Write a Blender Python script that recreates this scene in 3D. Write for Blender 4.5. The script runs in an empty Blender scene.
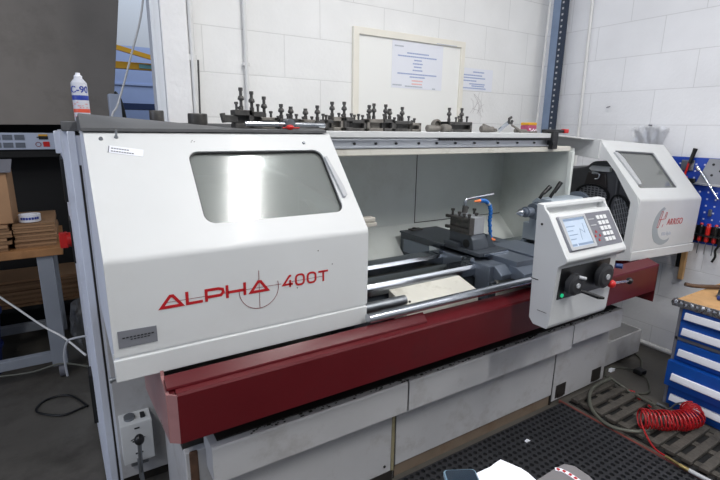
import bpy, bmesh, math, random
from mathutils import Vector, Matrix, noise
random.seed(7)
S = bpy.context.scene
COL = S.collection
PI = math.pi

# ------------------------------------------------------------------ materials
def lin(h):
    h = h.lstrip('#'); v = [int(h[i:i+2], 16)/255 for i in (0, 2, 4)]
    return [(c/12.92 if c <= .04045 else ((c+.055)/1.055)**2.4) for c in v] + [1]
MATS = {}
def mat(name, col, rough=.5, metal=0., var=0., vscale=8., dirt=None, dscale=5., damt=.5, bump=0., bscale=60., emit=None, estr=0., coat=0., spec=None, trans=0., alpha=1.):
    if name in MATS: return MATS[name]
    m = bpy.data.materials.new(name); m.use_nodes = True
    N = m.node_tree.nodes; L = m.node_tree.links; b = N['Principled BSDF']
    c = lin(col); b.inputs['Roughness'].default_value = rough; b.inputs['Metallic'].default_value = metal
    b.inputs['Base Color'].default_value = c
    if spec is not None: b.inputs['Specular IOR Level'].default_value = spec
    if coat: b.inputs['Coat Weight'].default_value = coat; b.inputs['Coat Roughness'].default_value = .12
    if trans: b.inputs['Transmission Weight'].default_value = trans
    if alpha < 1: b.inputs['Alpha'].default_value = alpha
    if emit: b.inputs['Emission Color'].default_value = lin(emit); b.inputs['Emission Strength'].default_value = estr
    tc = N.new('ShaderNodeTexCoord'); last = None
    if var:
        n = N.new('ShaderNodeTexNoise'); n.inputs['Scale'].default_value = vscale; n.inputs['Detail'].default_value = 6
        L.new(tc.outputs['Object'], n.inputs['Vector'])
        mr = N.new('ShaderNodeMapRange'); mr.inputs[1].default_value = .245; mr.inputs[2].default_value = .75
        mr.inputs[3].default_value = 1-var; mr.inputs[4].default_value = 1+var; L.new(n.outputs[0], mr.inputs[0])
        mx = N.new('ShaderNodeMix'); mx.data_type = 'RGBA'; mx.blend_type = 'MULTIPLY'; mx.inputs[0].default_value = 1
        mx.inputs[6].default_value = c; L.new(mr.outputs[0], mx.inputs[7]); last = mx.outputs[2]
        ad = N.new('ShaderNodeMath'); ad.operation = 'MULTIPLY_ADD'; ad.inputs[1].default_value = .245; ad.inputs[2].default_value = rough-.125
        L.new(n.outputs[0], ad.inputs[0]); L.new(ad.outputs[0], b.inputs['Roughness'])
    if dirt:
        n = N.new('ShaderNodeTexNoise'); n.inputs['Scale'].default_value = dscale; n.inputs['Detail'].default_value = 9; n.inputs['Roughness'].default_value = .7
        L.new(tc.outputs['Object'], n.inputs['Vector'])
        mr = N.new('ShaderNodeMapRange'); mr.inputs[1].default_value = .52; mr.inputs[2].default_value = .72; mr.inputs[4].default_value = damt
        L.new(n.outputs[0], mr.inputs[0])
        mx = N.new('ShaderNodeMix'); mx.data_type = 'RGBA'; L.new(mr.outputs[0], mx.inputs[0])
        if last: L.new(last, mx.inputs[6])
        else: mx.inputs[6].default_value = c
        mx.inputs[7].default_value = lin(dirt); last = mx.outputs[2]
    if last: L.new(last, b.inputs['Base Color'])
    if bump:
        n = N.new('ShaderNodeTexNoise'); n.inputs['Scale'].default_value = bscale; n.inputs['Detail'].default_value = 5
        L.new(tc.outputs['Object'], n.inputs['Vector'])
        bp = N.new('ShaderNodeBump'); bp.inputs['Strength'].default_value = bump; bp.inputs['Distance'].default_value = .01
        L.new(n.outputs[0], bp.inputs['Height']); L.new(bp.outputs[0], b.inputs['Normal'])
    MATS[name] = m; return m

def block_wall(name, ax, u0, z0, col, w=.49, h=.247):
    m = bpy.data.materials.new(name); m.use_nodes = True
    N = m.node_tree.nodes; L = m.node_tree.links; b = N['Principled BSDF']; b.inputs['Roughness'].default_value = .75
    g = N.new('ShaderNodeNewGeometry'); sp = N.new('ShaderNodeSeparateXYZ'); L.new(g.outputs['Position'], sp.inputs[0])
    au = N.new('ShaderNodeMath'); au.inputs[1].default_value = u0; L.new(sp.outputs[ax], au.inputs[0])
    az = N.new('ShaderNodeMath'); az.inputs[1].default_value = z0; L.new(sp.outputs[2], az.inputs[0])
    cb = N.new('ShaderNodeCombineXYZ'); L.new(au.outputs[0], cb.inputs[0]); L.new(az.outputs[0], cb.inputs[1])
    br = N.new('ShaderNodeTexBrick'); L.new(cb.outputs[0], br.inputs['Vector']); br.inputs['Scale'].default_value = 1
    br.inputs['Brick Width'].default_value = w; br.inputs['Row Height'].default_value = h
    br.inputs['Mortar Size'].default_value = .0035; br.inputs['Mortar Smooth'].default_value = .6
    c = lin(col); br.inputs['Color1'].default_value = c
    br.inputs['Color2'].default_value = [x*.97 for x in c[:3]]+[1]; br.inputs['Mortar'].default_value = [x*.80 for x in c[:3]]+[1]
    n = N.new('ShaderNodeTexNoise'); n.inputs['Scale'].default_value = 2.2; n.inputs['Detail'].default_value = 8; L.new(g.outputs['Position'], n.inputs['Vector'])
    mr = N.new('ShaderNodeMapRange'); mr.inputs[1].default_value = .3; mr.inputs[2].default_value = .7; mr.inputs[3].default_value = .93; mr.inputs[4].default_value = 1.03; L.new(n.outputs[0], mr.inputs[0])
    mx = N.new('ShaderNodeMix'); mx.data_type = 'RGBA'; mx.blend_type = 'MULTIPLY'; mx.inputs[0].default_value = 1
    L.new(br.outputs[0], mx.inputs[6]); L.new(mr.outputs[0], mx.inputs[7]); L.new(mx.outputs[2], b.inputs['Base Color'])
    n2 = N.new('ShaderNodeTexNoise'); n2.inputs['Scale'].default_value = 45; n2.inputs['Detail'].default_value = 8; L.new(g.outputs['Position'], n2.inputs['Vector'])
    sm = N.new('ShaderNodeMath'); sm.operation = 'MULTIPLY_ADD'; sm.inputs[1].default_value = -.55; L.new(br.outputs['Fac'], sm.inputs[0]); L.new(n2.outputs[0], sm.inputs[2])
    bp = N.new('ShaderNodeBump'); bp.inputs['Strength'].default_value = .35; bp.inputs['Distance'].default_value = .006
    L.new(sm.outputs[0], bp.inputs['Height']); L.new(bp.outputs[0], b.inputs['Normal'])
    return m

def glassy(name, tint, tr, rough, haze):
    m = bpy.data.materials.new(name); m.use_nodes = True
    N = m.node_tree.nodes; L = m.node_tree.links; N.remove(N['Principled BSDF']); out = N['Material Output']
    t = N.new('ShaderNodeBsdfTransparent'); t.inputs[0].default_value = lin(tint)
    d = N.new('ShaderNodeBsdfDiffuse'); d.inputs[0].default_value = lin(haze)
    a = N.new('ShaderNodeMixShader'); a.inputs[0].default_value = 1-tr; L.new(t.outputs[0], a.inputs[1]); L.new(d.outputs[0], a.inputs[2])
    g = N.new('ShaderNodeBsdfGlossy'); g.inputs['Roughness'].default_value = rough
    f = N.new('ShaderNodeFresnel'); f.inputs[0].default_value = 1.5
    f2 = N.new('ShaderNodeMath'); f2.operation = 'ADD'; f2.inputs[1].default_value = .06; L.new(f.outputs[0], f2.inputs[0])
    b = N.new('ShaderNodeMixShader'); L.new(f2.outputs[0], b.inputs[0]); L.new(a.outputs[0], b.inputs[1]); L.new(g.outputs[0], b.inputs[2])
    L.new(b.outputs[0], out.inputs[0]); return m

WHITE = mat('machine_white_paint', '#cfd1d2', .45, var=.025, vscale=5, dirt='#b9b4a8', dscale=3, damt=.12, coat=.06)
WHITE2 = mat('base_white_paint', '#b9b9bb', .5, var=.06, vscale=4, dirt='#75695c', dscale=5, damt=.4)
SIDE = mat('side_panel_bluelit', '#d3d8e4', .5, var=.03, vscale=5, dirt='#8b8b90', dscale=6, damt=.2)  # machine white with the cool side daylight put into its colour
GUARDIN = mat('enclosure_paint', '#e4e9e6', .45, var=.04, vscale=4, dirt='#b3b3a6', dscale=3, damt=.25)
CREAM = mat('cream_paint', '#d4d2c9', .5, var=.06, vscale=6, dirt='#6f664f', dscale=6, damt=.5)
MAROON = mat('maroon_paint', '#560812', .38, var=.10, vscale=5, dirt='#3b1013', dscale=5, damt=.45)
MAROON2 = mat('maroon_end_reflecting', '#9a6f6f', .32, var=.10, vscale=7, dirt='#5a3538', dscale=5, damt=.4)  # maroon lightened to pink; the end face's reflection is painted in
DIRTY = mat('oily_dark', '#2a2623', .55, var=.3, vscale=30)
CAST = mat('oily_cast_iron', '#4a5058', .42, .3)
CAST2 = mat('dark_machined_steel', '#79828f', .40, .55)
STEEL = mat('bright_steel', '#c3c8cf', .2, 1., var=.06, vscale=25)
STEEL2 = mat('dull_steel', '#8d9196', .36, .9, var=.12, vscale=25)
ALU = mat('aluminium', '#b6bac0', .36, .7, var=.05)
BLACKOX = mat('black_oxide_steel', '#4b4a49', .42, .3, var=.25, vscale=40, dirt='#7b746b', dscale=30, damt=.5)
BLACKOX2 = mat('worn_tool_steel', '#7d7973', .42, .35, var=.25, vscale=40, dirt='#4c443c', dscale=25, damt=.6)
RUBBER = mat('black_rubber', '#26272b', .6, var=.2, vscale=30)
MATTE = mat('grey_rubber_sheet', '#5b5c5e', .5, var=.2, vscale=8)
BLACK = mat('black_plastic', '#17181a', .35)
DGREY = mat('panel_grey', '#6f7079', .45)
GREY = mat('light_grey_plastic', '#b0b2b6', .45)
SCREEN = mat('lcd_screen', '#b4c3d6', .25, var=.08, vscale=14, emit='#b4c3d6', estr=.12)
SCRBAR = mat('lcd_bar', '#7e92ae', .3)
KEY = mat('key_white', '#d9dadc', .5)
REDP = mat('red_plastic', '#c4201d', .35)
REDT = mat('red_lettering', '#b3141c', .45)
REDL = mat('thin_red_line', '#7d2a30', .5)
GREEN = mat('green_lamp', '#1fc98a', .3, emit='#1fc98a', estr=.6)
BLUE = mat('blue_cabinet_paint', '#0d4da6', .36, var=.08, vscale=5, dirt='#12294a', dscale=4, damt=.3, coat=.2)
BLUEP = mat('blue_pegboard_paint', '#1d45ae', .4, var=.05)
BLUEH = mat('blue_hose_plastic', '#1668b8', .35)
ORANGE = mat('orange_plastic', '#ef8650', .4)
PLATE = mat('engraved_plate', '#73757c', .5, var=.08, vscale=20)
PAPER = mat('white_paper', '#e6e8f0', .8)
PAPER2 = mat('paper_white_sheet', '#eceefa', .8)
INKB = mat('ink_blue', '#a3b0d2', .8); INKR = mat('ink_red', '#e8b9b6', .8); INKG = mat('ink_grey', '#b9bec8', .8)
CREAMB = mat('board_frame', '#e9e5da', .6, var=.03)
BOARD = mat('board_face', '#efefec', .5)
PIPE = mat('white_painted_conduit', '#dcdcdb', .45, var=.03)
WOOD = mat('bench_wood', '#a4764c', .55, var=.18, vscale=9, dirt='#6a4526', dscale=8, damt=.5)
WOOD2 = mat('pale_worktop_wood', '#c79d6c', .55, var=.12, vscale=9, dirt='#8a633b', dscale=12, damt=.5)
CARD = mat('cardboard', '#a07c5c', .85, var=.08, vscale=10)
CARD2 = mat('cardboard_edge', '#8a6a4c', .85, var=.25, vscale=90)
BENCH = mat('bench_grey_steel', '#8e939c', .5, var=.06)
FOIL = mat('foil_wrap', '#a2a3a6', .28, .9, var=.25, vscale=40, bump=.6, bscale=40)
GALV = mat('blue_galvanised', '#7f90ab', .4, .4, var=.12, vscale=10)
HOOD = mat('dark_steel_sheet', '#86807a', .55, .1, var=.12, vscale=3, dirt='#635b54', dscale=2, damt=.5)
DARK = mat('near_black', '#121213', .8)
STRIP = mat('bluish_white_panel', '#b4bdd0', .5)
STRIP2 = mat('pale_frame', '#d3d8e0', .5)
VENT = mat('vent_slots', '#6d7480', .6)
YEL = mat('yellow_paint', '#d69f22', .45); CLAD = mat('blue_cladding', '#a0b2da', .5, var=.03); CLADW = mat('pale_cladding', '#cdd1d6', .55)
CREAMF = mat('oily_bed_floor', '#7c7356', .5, var=.2, vscale=10)
WOODD = mat('dirty_slats', '#4a4641', .7, var=.4, vscale=25, dirt='#1b1918', dscale=12, damt=.85, bump=.4, bscale=60)
REDEDGE = mat('red_edge_strip', '#6e3630', .6, var=.2, vscale=12)
REDH = mat('red_hose', '#a3171d', .35)
GHOSE = mat('grey_green_hose', '#55564e', .5, var=.1)
POLY = glassy('polycarbonate_window', '#d6dcdb', .70, .13, '#c0c5c2')
POLYTH = glassy('polythene', '#fdfdfd', .95, .2, '#e0e1e3')
POLY2 = glassy('clear_film', '#cccccc', .25, .3, '#7f7c7e')
TINY = mat('tin_purple', '#a8496a', .4, var=.2, vscale=40)
TINW = mat('can_white', '#c6c9d3', .35)
CANB = mat('can_blue', '#2a3f9c', .4); CANR = mat('can_red', '#d8553d', .4)
BINB = mat('blue_bin_plastic', '#1a2c6c', .45)
BEIGE = mat('beige_stain_kick', '#7a6b5c', .6, var=.12, vscale=9, dirt='#5a3a22', dscale=4, damt=.7)
ROUGHW = mat('rough_white_plaster', '#ebebec', .8, var=.04, vscale=6, bump=.9, bscale=14)
FLOORM = mat('workshop_floor', '#57544f', .45, var=.22, vscale=2.2, dirt='#33302c', dscale=2.5, damt=.7, bump=.15, bscale=20)
CEIL = mat('ceiling_panel', '#b9bcc0', .8)
LAMP = mat('lamp_diffuser', '#ffffff', .5, emit='#ffffff', estr=3.)
MOTIF = mat('crescent_grey', '#a3abb0', .5)
PHONE = mat('phone_glass', '#1d2b38', .12, coat=.5)
PHONEC = mat('phone_case', '#6f8a9c', .3)
BRUSH = mat('brush_bristle', '#5a3a30', .8, var=.3, vscale=80)

# ------------------------------------------------------------------ mesh builder
def mesh_from_curve(cv):
    o = bpy.data.objects.new('t', cv); me = bpy.data.meshes.new_from_object(o)
    bpy.data.objects.remove(o); bpy.data.curves.remove(cv); return me
def rrect(x0, y0, x1, y1, r, n=6):
    P = []
    for cx, cy, a0 in ((x1-r, y1-r, 0), (x0+r, y1-r, 90), (x0+r, y0+r, 180), (x1-r, y0+r, 270)):
        for i in range(n+1):
            a = math.radians(a0+90*i/n); P.append((cx+r*math.cos(a), cy+r*math.sin(a)))
    return P
class MB:
    def __init__(s): s.bm = bmesh.new()
    def add(s, other, M=None):
        me = bpy.data.meshes.new('t'); other.to_mesh(me); other.free()
        if M is not None: me.transform(M)
        s.bm.from_mesh(me); bpy.data.meshes.remove(me); return s
    def addmesh(s, me, M=None):
        if M is not None: me.transform(M)
        s.bm.from_mesh(me); bpy.data.meshes.remove(me); return s
    def box(s, x0, x1, y0, y1, z0, z1, bev=0, M=None, seg=2):
        b = bmesh.new(); bmesh.ops.create_cube(b, size=1)
        bmesh.ops.scale(b, vec=(abs(x1-x0), abs(y1-y0), abs(z1-z0)), verts=b.verts)
        bmesh.ops.translate(b, vec=((x0+x1)/2, (y0+y1)/2, (z0+z1)/2), verts=b.verts)
        if bev: bmesh.ops.bevel(b, geom=b.edges[:], offset=bev, segments=seg, profile=.5, affect='EDGES')
        return s.add(b, M)
    def cyl(s, a, b_, r, r2=None, seg=20, caps=True):
        a = Vector(a); b_ = Vector(b_); d = b_-a; b = bmesh.new()
        bmesh.ops.create_cone(b, cap_ends=caps, segments=seg, radius1=r, radius2=r if r2 is None else r2, depth=d.length)
        M = Matrix.Translation((a+b_)/2) @ d.to_track_quat('Z', 'Y').to_matrix().to_4x4()
        return s.add(b, M)
    def sph(s, c, r, sc=(1, 1, 1), seg=20):
        b = bmesh.new(); bmesh.ops.create_uvsphere(b, u_segments=seg, v_segments=seg//2+2, radius=r)
        return s.add(b, Matrix.Translation(c) @ Matrix.Diagonal((*sc, 1)))
    def prism(s, prof, x0, x1, axis='x', bev=0, seg=2):
        b = bmesh.new()
        def P(u, v, w):
            return (w, u, v) if axis == 'x' else ((u, w, v) if axis == 'y' else (u, v, w))
        A = [b.verts.new(P(u, v, x0)) for u, v in prof]; B = [b.verts.new(P(u, v, x1)) for u, v in prof]
        n = len(prof); b.faces.new(A); b.faces.new(B[::-1])
        for i in range(n): b.faces.new((A[i], B[i], B[(i+1) % n], A[(i+1) % n]))
        bmesh.ops.recalc_face_normals(b, faces=b.faces)
        if bev: bmesh.ops.bevel(b, geom=b.edges[:], offset=bev, segments=seg, profile=.5, affect='EDGES')
        return s.add(b)
    def tube(s, pts, r, seg=18, smooth=0, closed=False):
        P = [Vector(p) for p in pts]
        if smooth:
            Q = []
            n = len(P)
            for i in range(n-1):
                p0 = P[max(i-1, 0)]; p1 = P[i]; p2 = P[i+1]; p3 = P[min(i+2, n-1)]
                for k in range(smooth):
                    t = k/smooth
                    Q.append(.5*((2*p1)+(-p0+p2)*t+(2*p0-5*p1+4*p2-p3)*t*t+(-p0+3*p1-3*p2+p3)*t**3))
            Q.append(P[-1]); P = Q
        b = bmesh.new(); rings = []; n = len(P); up = None
        for i, p in enumerate(P):
            t = (P[min(i+1, n-1)]-P[max(i-1, 0)]).normalized()
            if up is None: up = t.orthogonal().normalized()
            up = (up-t*up.dot(t)).normalized(); q = t.cross(up)
            rr = r[i] if isinstance(r, list) else r
            rings.append([b.verts.new(p+(up*math.cos(2*PI*k/seg)+q*math.sin(2*PI*k/seg))*rr) for k in range(seg)])
        for i in range(n-1):
            for k in range(seg):
                b.faces.new((rings[i][k], rings[i][(k+1) % seg], rings[i+1][(k+1) % seg], rings[i+1][k]))
        b.faces.new(rings[0][::-1]); b.faces.new(rings[-1])
        return s.add(b)
    def lathe(s, prof, c=(0, 0, 0), axis=(0, 0, 1), seg=28):
        b = bmesh.new(); rings = []
        for r, z in prof:
            rings.append([b.verts.new((max(r, 1e-4)*math.cos(2*PI*k/seg), max(r, 1e-4)*math.sin(2*PI*k/seg), z)) for k in range(seg)])
        for i in range(len(prof)-1):
            for k in range(seg):
                b.faces.new((rings[i][k], rings[i][(k+1) % seg], rings[i+1][(k+1) % seg], rings[i+1][k]))
        b.faces.new(rings[0][::-1]); b.faces.new(rings[-1]); bmesh.ops.recalc_face_normals(b, faces=b.faces)
        M = Matrix.Translation(c) @ Vector(axis).to_track_quat('Z', 'Y').to_matrix().to_4x4()
        return s.add(b, M)
    def plate(s, loops, t, M, bev=0):
        cv = bpy.data.curves.new('c', 'CURVE'); cv.dimensions = '2D'; cv.fill_mode = 'BOTH'; cv.extrude = t/2
        if bev: cv.bevel_depth = bev; cv.bevel_resolution = 1; cv.offset = -bev
        for lp in loops:
            sp = cv.splines.new('POLY'); sp.points.add(len(lp)-1); sp.use_cyclic_u = True
            for i, (u, v) in enumerate(lp): sp.points[i].co = (u, v, 0, 1)
        return s.addmesh(mesh_from_curve(cv), M)
    def stroke(s, pts, w, t, M, closed=False):
        """flat thick polyline in the uv plane, mitred"""
        P = [Vector(p) for p in pts]; n = len(P); Lf = []; Rt = []
        for i in range(n):
            a = P[(i-1) % n] if (closed or i > 0) else None; c = P[(i+1) % n] if (closed or i < n-1) else None
            d1 = (P[i]-a).normalized() if a is not None else None; d2 = (c-P[i]).normalized() if c is not None else None
            if d1 is None: d1 = d2
            if d2 is None: d2 = d1
            n1 = Vector((-d1.y, d1.x)); n2 = Vector((-d2.y, d2.x)); m = (n1+n2)
            m = m.normalized() if m.length > 1e-6 else n1
            k = 1/max(m.dot(n1), .35); Lf.append(P[i]+m*w/2*k); Rt.append(P[i]-m*w/2*k)
        b = bmesh.new()
        def ring(z): return [b.verts.new((p.x, p.y, z)) for p in Lf], [b.verts.new((p.x, p.y, z)) for p in Rt]
        lt, rt = ring(t); lb, rb = ring(0)
        for i in range(n if closed else n-1):
            j = (i+1) % n
            b.faces.new((lt[i], rt[i], rt[j], lt[j])); b.faces.new((lb[j], rb[j], rb[i], lb[i]))
            b.faces.new((lt[j], lb[j], lb[i], lt[i])); b.faces.new((rt[i], rb[i], rb[j], rt[j]))
        if not closed:
            b.faces.new((lt[0], lb[0], rb[0], rt[0])); b.faces.new((lt[-1], rt[-1], rb[-1], lb[-1]))
        bmesh.ops.recalc_face_normals(b, faces=b.faces)
        return s.add(b, M)
    def text(s, body, size, M, ext=.0006, align='LEFT', shear=0, sx=1, bold=.02, spc=1):
        cv = bpy.data.curves.new('f', 'FONT'); cv.body = body; cv.size = size; cv.extrude = ext; cv.offset = size*bold; cv.space_character = spc; cv.align_x = align; cv.shear = shear
        return s.addmesh(mesh_from_curve(cv), M @ Matrix.Diagonal((sx, 1, 1, 1)))
    def xf(s, M): bmesh.ops.transform(s.bm, matrix=M, verts=s.bm.verts); return s
    def build(s, name, m, parent=None, label=None, loc=None, smooth=21):
        me = bpy.data.meshes.new(name)
        off = Vector((0, 0, 0))
        if parent is not None:
            r = parent
            while r.parent: r = r.parent
            off = ORIG[r.name]
        elif loc is not None: off = Vector(loc)
        else:
            vs = [v.co for v in s.bm.verts]
            lo = [min(v[i] for v in vs) for i in range(3)]; hi = [max(v[i] for v in vs) for i in range(3)]
            off = Vector(((lo[0]+hi[0])/2, (lo[1]+hi[1])/2, lo[2]))
        bmesh.ops.translate(s.bm, vec=-off, verts=s.bm.verts)
        s.bm.to_mesh(me); s.bm.free(); me.materials.append(m)
        me.shade_smooth(); me.set_sharp_from_angle(angle=math.radians(smooth))
        o = bpy.data.objects.new(name, me); COL.objects.link(o)
        if parent is not None: o.parent = parent
        else: o.location = off; ORIG[o.name] = off
        if label: o['label'] = label
        return o
ORIG = {}
def thing(name, label, cat, loc, group=None):
    o = bpy.data.objects.new(name, None); COL.objects.link(o); o.location = loc; o.empty_display_size = .1
    ORIG[o.name] = Vector(loc); return tag(o, label, cat, group)
def tag(o, label, cat, group=None, kind=None):
    o['label'] = label; o['category'] = cat
    if group: o['group'] = group
    if kind: o['kind'] = kind
    return o
def struct(o): o['kind'] = 'structure'; return o
def dup(root, loc, label, rz=0, sc=1, group=None):
    r = root.copy(); COL.objects.link(r); r.location = loc; r.rotation_euler = (0, 0, rz); r.scale = (sc,)*3
    r['label'] = label
    for ch in [c for c in bpy.data.objects if c.parent == root]:
        c = ch.copy(); COL.objects.link(c); c.parent = r
        for g in [q for q in bpy.data.objects if q.parent == ch]:
            d = g.copy(); COL.objects.link(d); d.parent = c
    return r
def frame(o, u, v):
    """matrix: local x->u, y->v, z->u x v"""
    u = Vector(u).normalized(); v = Vector(v); v = (v-u*v.dot(u)).normalized(); w = u.cross(v)
    M = Matrix((u, v, w)).transposed().to_4x4(); M.translation = Vector(o); return M
def FY(y, x=0, z=0): return frame((x, y, z), (1, 0, 0), (0, 0, 1))      # faces -Y

# ------------------------------------------------------------------ camera
f, yaw, pit, rol = 464.794239753348, 0.5620758365609342, 0.2357260613225996, 0.01424621945906856
cy, sy, cp, sp = math.cos(yaw), math.sin(yaw), math.cos(pit), math.sin(pit)
F = Vector((sy*cp, cy*cp, -sp)); R0 = Vector((cy, -sy, 0)); U0 = R0.cross(F)
Rv = R0*math.cos(rol)+U0*math.sin(rol); Uv = U0*math.cos(rol)-R0*math.sin(rol)
cam = bpy.data.objects.new('camera', bpy.data.cameras.new('camera')); COL.objects.link(cam)
M = Matrix((Rv, Uv, -F)).transposed().to_4x4(); M.translation = (0, 0, 1.6); cam.matrix_world = M
cam.data.sensor_width = 36; cam.data.lens = f/720*36; cam.data.clip_start = .05
S.camera = cam

# ------------------------------------------------------------------ the room
WB = block_wall('painted_blocks_back', 0, 4.9-1.21, -.17, '#efefee')
WR = block_wall('painted_blocks_right', 1, 4.9-1.60, -.17, '#ecedf1')
struct(MB().box(-5, 3.8, -3, 10, -.1, 0).build('floor', FLOORM))
struct(MB().box(.52, 3.8, 2.82, 3.02, 0, 4.2).build('wall_back', WB))
struct(MB().box(3.65, 3.8, -3, 2.82, 0, 4.2).build('wall_right', WR))
struct(MB().box(-5, 3.8, -3, 3.02, 4.2, 4.3).build('ceiling', CEIL))
struct(MB().box(-5, 3.8, 9, 9.15, 0, 2.87).box(-5, 3.8, 8.98, 9.0, 1.9, 1.93).box(-5, 3.8, 8.98, 9.0, 2.25, 2.28).build('wall_far', CLAD))
struct(MB().box(-5, 3.8, 9, 9.15, 2.87, 5.5).build('wall_far_upper', CLADW))
# opening's plastered edge and steel frame
pb = MB(); pb.box(.505, .64, 2.79, 3.06, 0, 4.2, .006); struct(pb.build('trim_1', ROUGHW))
pf = MB(); pf.box(.462, .504, 2.80, 2.93, 0, 4.2, .004); pf.box(.455, .47, 2.79, 2.83, 0, 4.2, .002); struct(pf.build('trim_2', STRIP2))
sk = MB(); sk.cyl((3.6, 1.22, .035), (3.6, 2.78, .035), .018); struct(sk.build('trim_3', PIPE))

# ------------------------------------------------------------------ the lathe
LX = thing('metal_lathe', 'big white metalworking lathe with maroon chip tray filling the middle of the workshop', 'lathe', (1.45, 1.7, 0))
def part(mb, name, m, parent=LX, label=None, smooth=21): return mb.build(name, m, parent, label, smooth=smooth)

# end cabinet (left)
b = MB(); b.box(.015, .042, 2.05, 2.72, .02, 1.575, .003)
b.prism([(-.003, 2.10), (.017, 2.10), (.017, 2.72), (-.016, 2.72)], .02, 1.575, axis='z')
ec = part(b, 'end_cabinet', SIDE)
part(MB().box(-.030, -.005, 2.35, 2.55, 1.48, 1.572, .004), 'cable_cover', SIDE, ec)
part(MB().box(-.020, -.004, 2.30, 2.60, 1.28, 1.46, .003), 'louvre', BLACK, ec)
part(MB().box(-.022, -.003, 2.2, 2.3, .28, .52, .004), 'vent_cover', BLACK, ec, 'dark vent cover low on the end cabinet')
b = MB(); b.box(-.018, -.004, 2.42, 2.56, .98, 1.18, .003)
isol = part(b, 'isolator_switch', BLACK)
part(MB().cyl((-.018, 2.49, 1.08), (-.035, 2.49, 1.08), .034).box(-.064, -.03, 2.47, 2.51, 1.045, 1.115, .004), 'switch_knob', REDP, isol, 'red rotary knob')
part(MB().tube([(-.003, 2.42, .62), (-.06, 2.42, .62), (-.09, 2.44, .60), (-.11, 2.47, .52), (-.11, 2.5, .40)], .005, smooth=6), 'air_line', GREY, isol)
# headstock pedestal
b = MB(); b.box(.058, .30, 2.05, 2.7, .06, 1.56, .004); b.box(.30, .95, 2.02, 2.7, .0, .86, .004)
hp = part(b, 'headstock_pedestal', WHITE2)
part(MB().box(.042, .050, 2.07, 2.7, .03, 1.45), 'seam_gap', mat('seam_brown', '#5f5a55', .7), hp)
part(MB().box(.050, .060, 2.052, 2.7, .03, 1.56).box(.042, .05, 2.055, 2.7, 1.45, 1.56), 'door_edge', SIDE, hp)
part(MB().box(.065, .31, 2.08, 2.7, 0, .06), 'plinth', DIRTY, hp)
# lever box low on the pedestal
b = MB(); b.prism([(2.05, .380), (1.968, .372), (1.965, .368), (1.965, .185), (2.05, .185)], .068, .19, bev=.003)
cb = part(b, 'lever_box', WHITE)
b = MB(); b.cyl((.108, 2.008, .374), (.108, 2.006, .388), .022); part(b, 'push_button', STEEL2, cb, 'domed metal push button')
b = MB(); b.box(.15, .168, 1.99, 2.025, .370, .384, .002); part(b, 'rocker_switch', BLACK, cb)
b = MB(); b.tube([(.125, 1.95, .21), (.128, 1.93, .10), (.13, 1.93, .07)], .009, smooth=4); b.tube([(.13, 1.91, .320), (.127, 1.925, .20), (.125, 1.95, .12)], .0085, smooth=4); part(b, 'gear_lever', STEEL2, cb)
b = MB(); b.sph((.13, 1.905, .330), .020, (1, 1, 1.2)); part(b, 'lever_knob', BLACK, cb, 'black ball knob')
b = MB()
for zz, ww in ((.345, .02), (.29, .03), (.285, .045), (.225, .03)): b.box(.13-ww/2, .13+ww/2, 1.9635, 1.9655, zz, zz+.006)
b.stroke([(-.028, 0), (-.012, .008), (.012, .008), (.028, 0)], .003, .001, FY(1.9645, .13, .295)); part(b, 'lever_marks', BLACK, cb)
b = MB(); b.box(.095, .165, 1.99, 2.045, .150, .187, .003); b.prism([(2.04, .17), (2.0, .17), (2.04, .12)], .1, .11); b.prism([(2.04, .17), (2.0, .17), (2.04, .12)], .15, .16); part(b, 'bracket', STEEL2, cb)

# headstock cover
CZ0, CZ1, CZ2 = .958, 1.241, 1.575; CY0, CY1 = 1.38, 1.68; CXA, CXB = .055, .905
sl = Vector((CY1-CY0, CZ2-CZ1)); sl_len = sl.length; sd = sl.normalized()      # up the slope
def fold_profile(y0, y1, z0, z1, z2, t, r=.035, n=8):
    """outer front line: up from z0 to the fold, then along the slope a little way"""
    d = Vector((y1-y0, z2-z1)).normalized(); ang = math.atan2(d.x, d.y)
    L = r*math.tan(ang/2); c = Vector((y0+r, z1-L)); O = [(y0, z0)]; I = [(y0+t, z0)]
    for i in range(n+1):
        a = ang*i/n
        O.append((c.x-r*math.cos(a), c.y+r*math.sin(a))); I.append((c.x-(r-t)*math.cos(a), c.y+(r-t)*math.sin(a)))
    e = Vector((y0, z1))+d*.05; nn = Vector((d.y, -d.x))
    O.append((e.x, e.y)); I.append((e.x+nn.x*t, e.y+nn.y*t))
    return O+I[::-1]
def guard(xa, xb, zlow, z0, z1, z2, y0, y1, win, t=.012, toplip=.1):
    b = MB(); b.prism(fold_profile(y0, y1, z0, z1, z2, t), xa, xb)
    d = Vector((y1-y0, z2-z1)); L = d.length; d.normalize()
    Ms = frame((0, y0, z1), (1, 0, 0), (0, d.x, d.y))
    M2 = Ms @ Matrix.Translation((0, 0, -t/2))
    b.plate([[(xa, .05), (xb, .05), (xb, L), (xa, L)], rrect(*win)], t, M2)
    # rounded top edge and a strip of top
    b.prism([(y1, z2), (y1+.012, z2+.004), (y1+toplip, z2+.004), (y1+toplip, z2-.006), (y1+.012, z2-.006), (y1+t*.8, z2-t)], xa, xb)
    return b, Ms, L
b, MS, SL = guard(CXA, CXB, .883, CZ0, CZ1, CZ2, CY0, CY1, (.345, .088, .84, .372, .035), toplip=.5)
hc = part(b, 'headstock_cover', WHITE, smooth=30)
b = MB(); b.prism([(CY0+.003, .883), (CY0+.003, 1.20), (CY0+.025, CZ1), (CY1+.004, CZ2-.012), (2.04, CZ2), (2.04, .883)], CXA+.001, CXA+.012)
part(b, 'side_panel', SIDE, hc)
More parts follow.
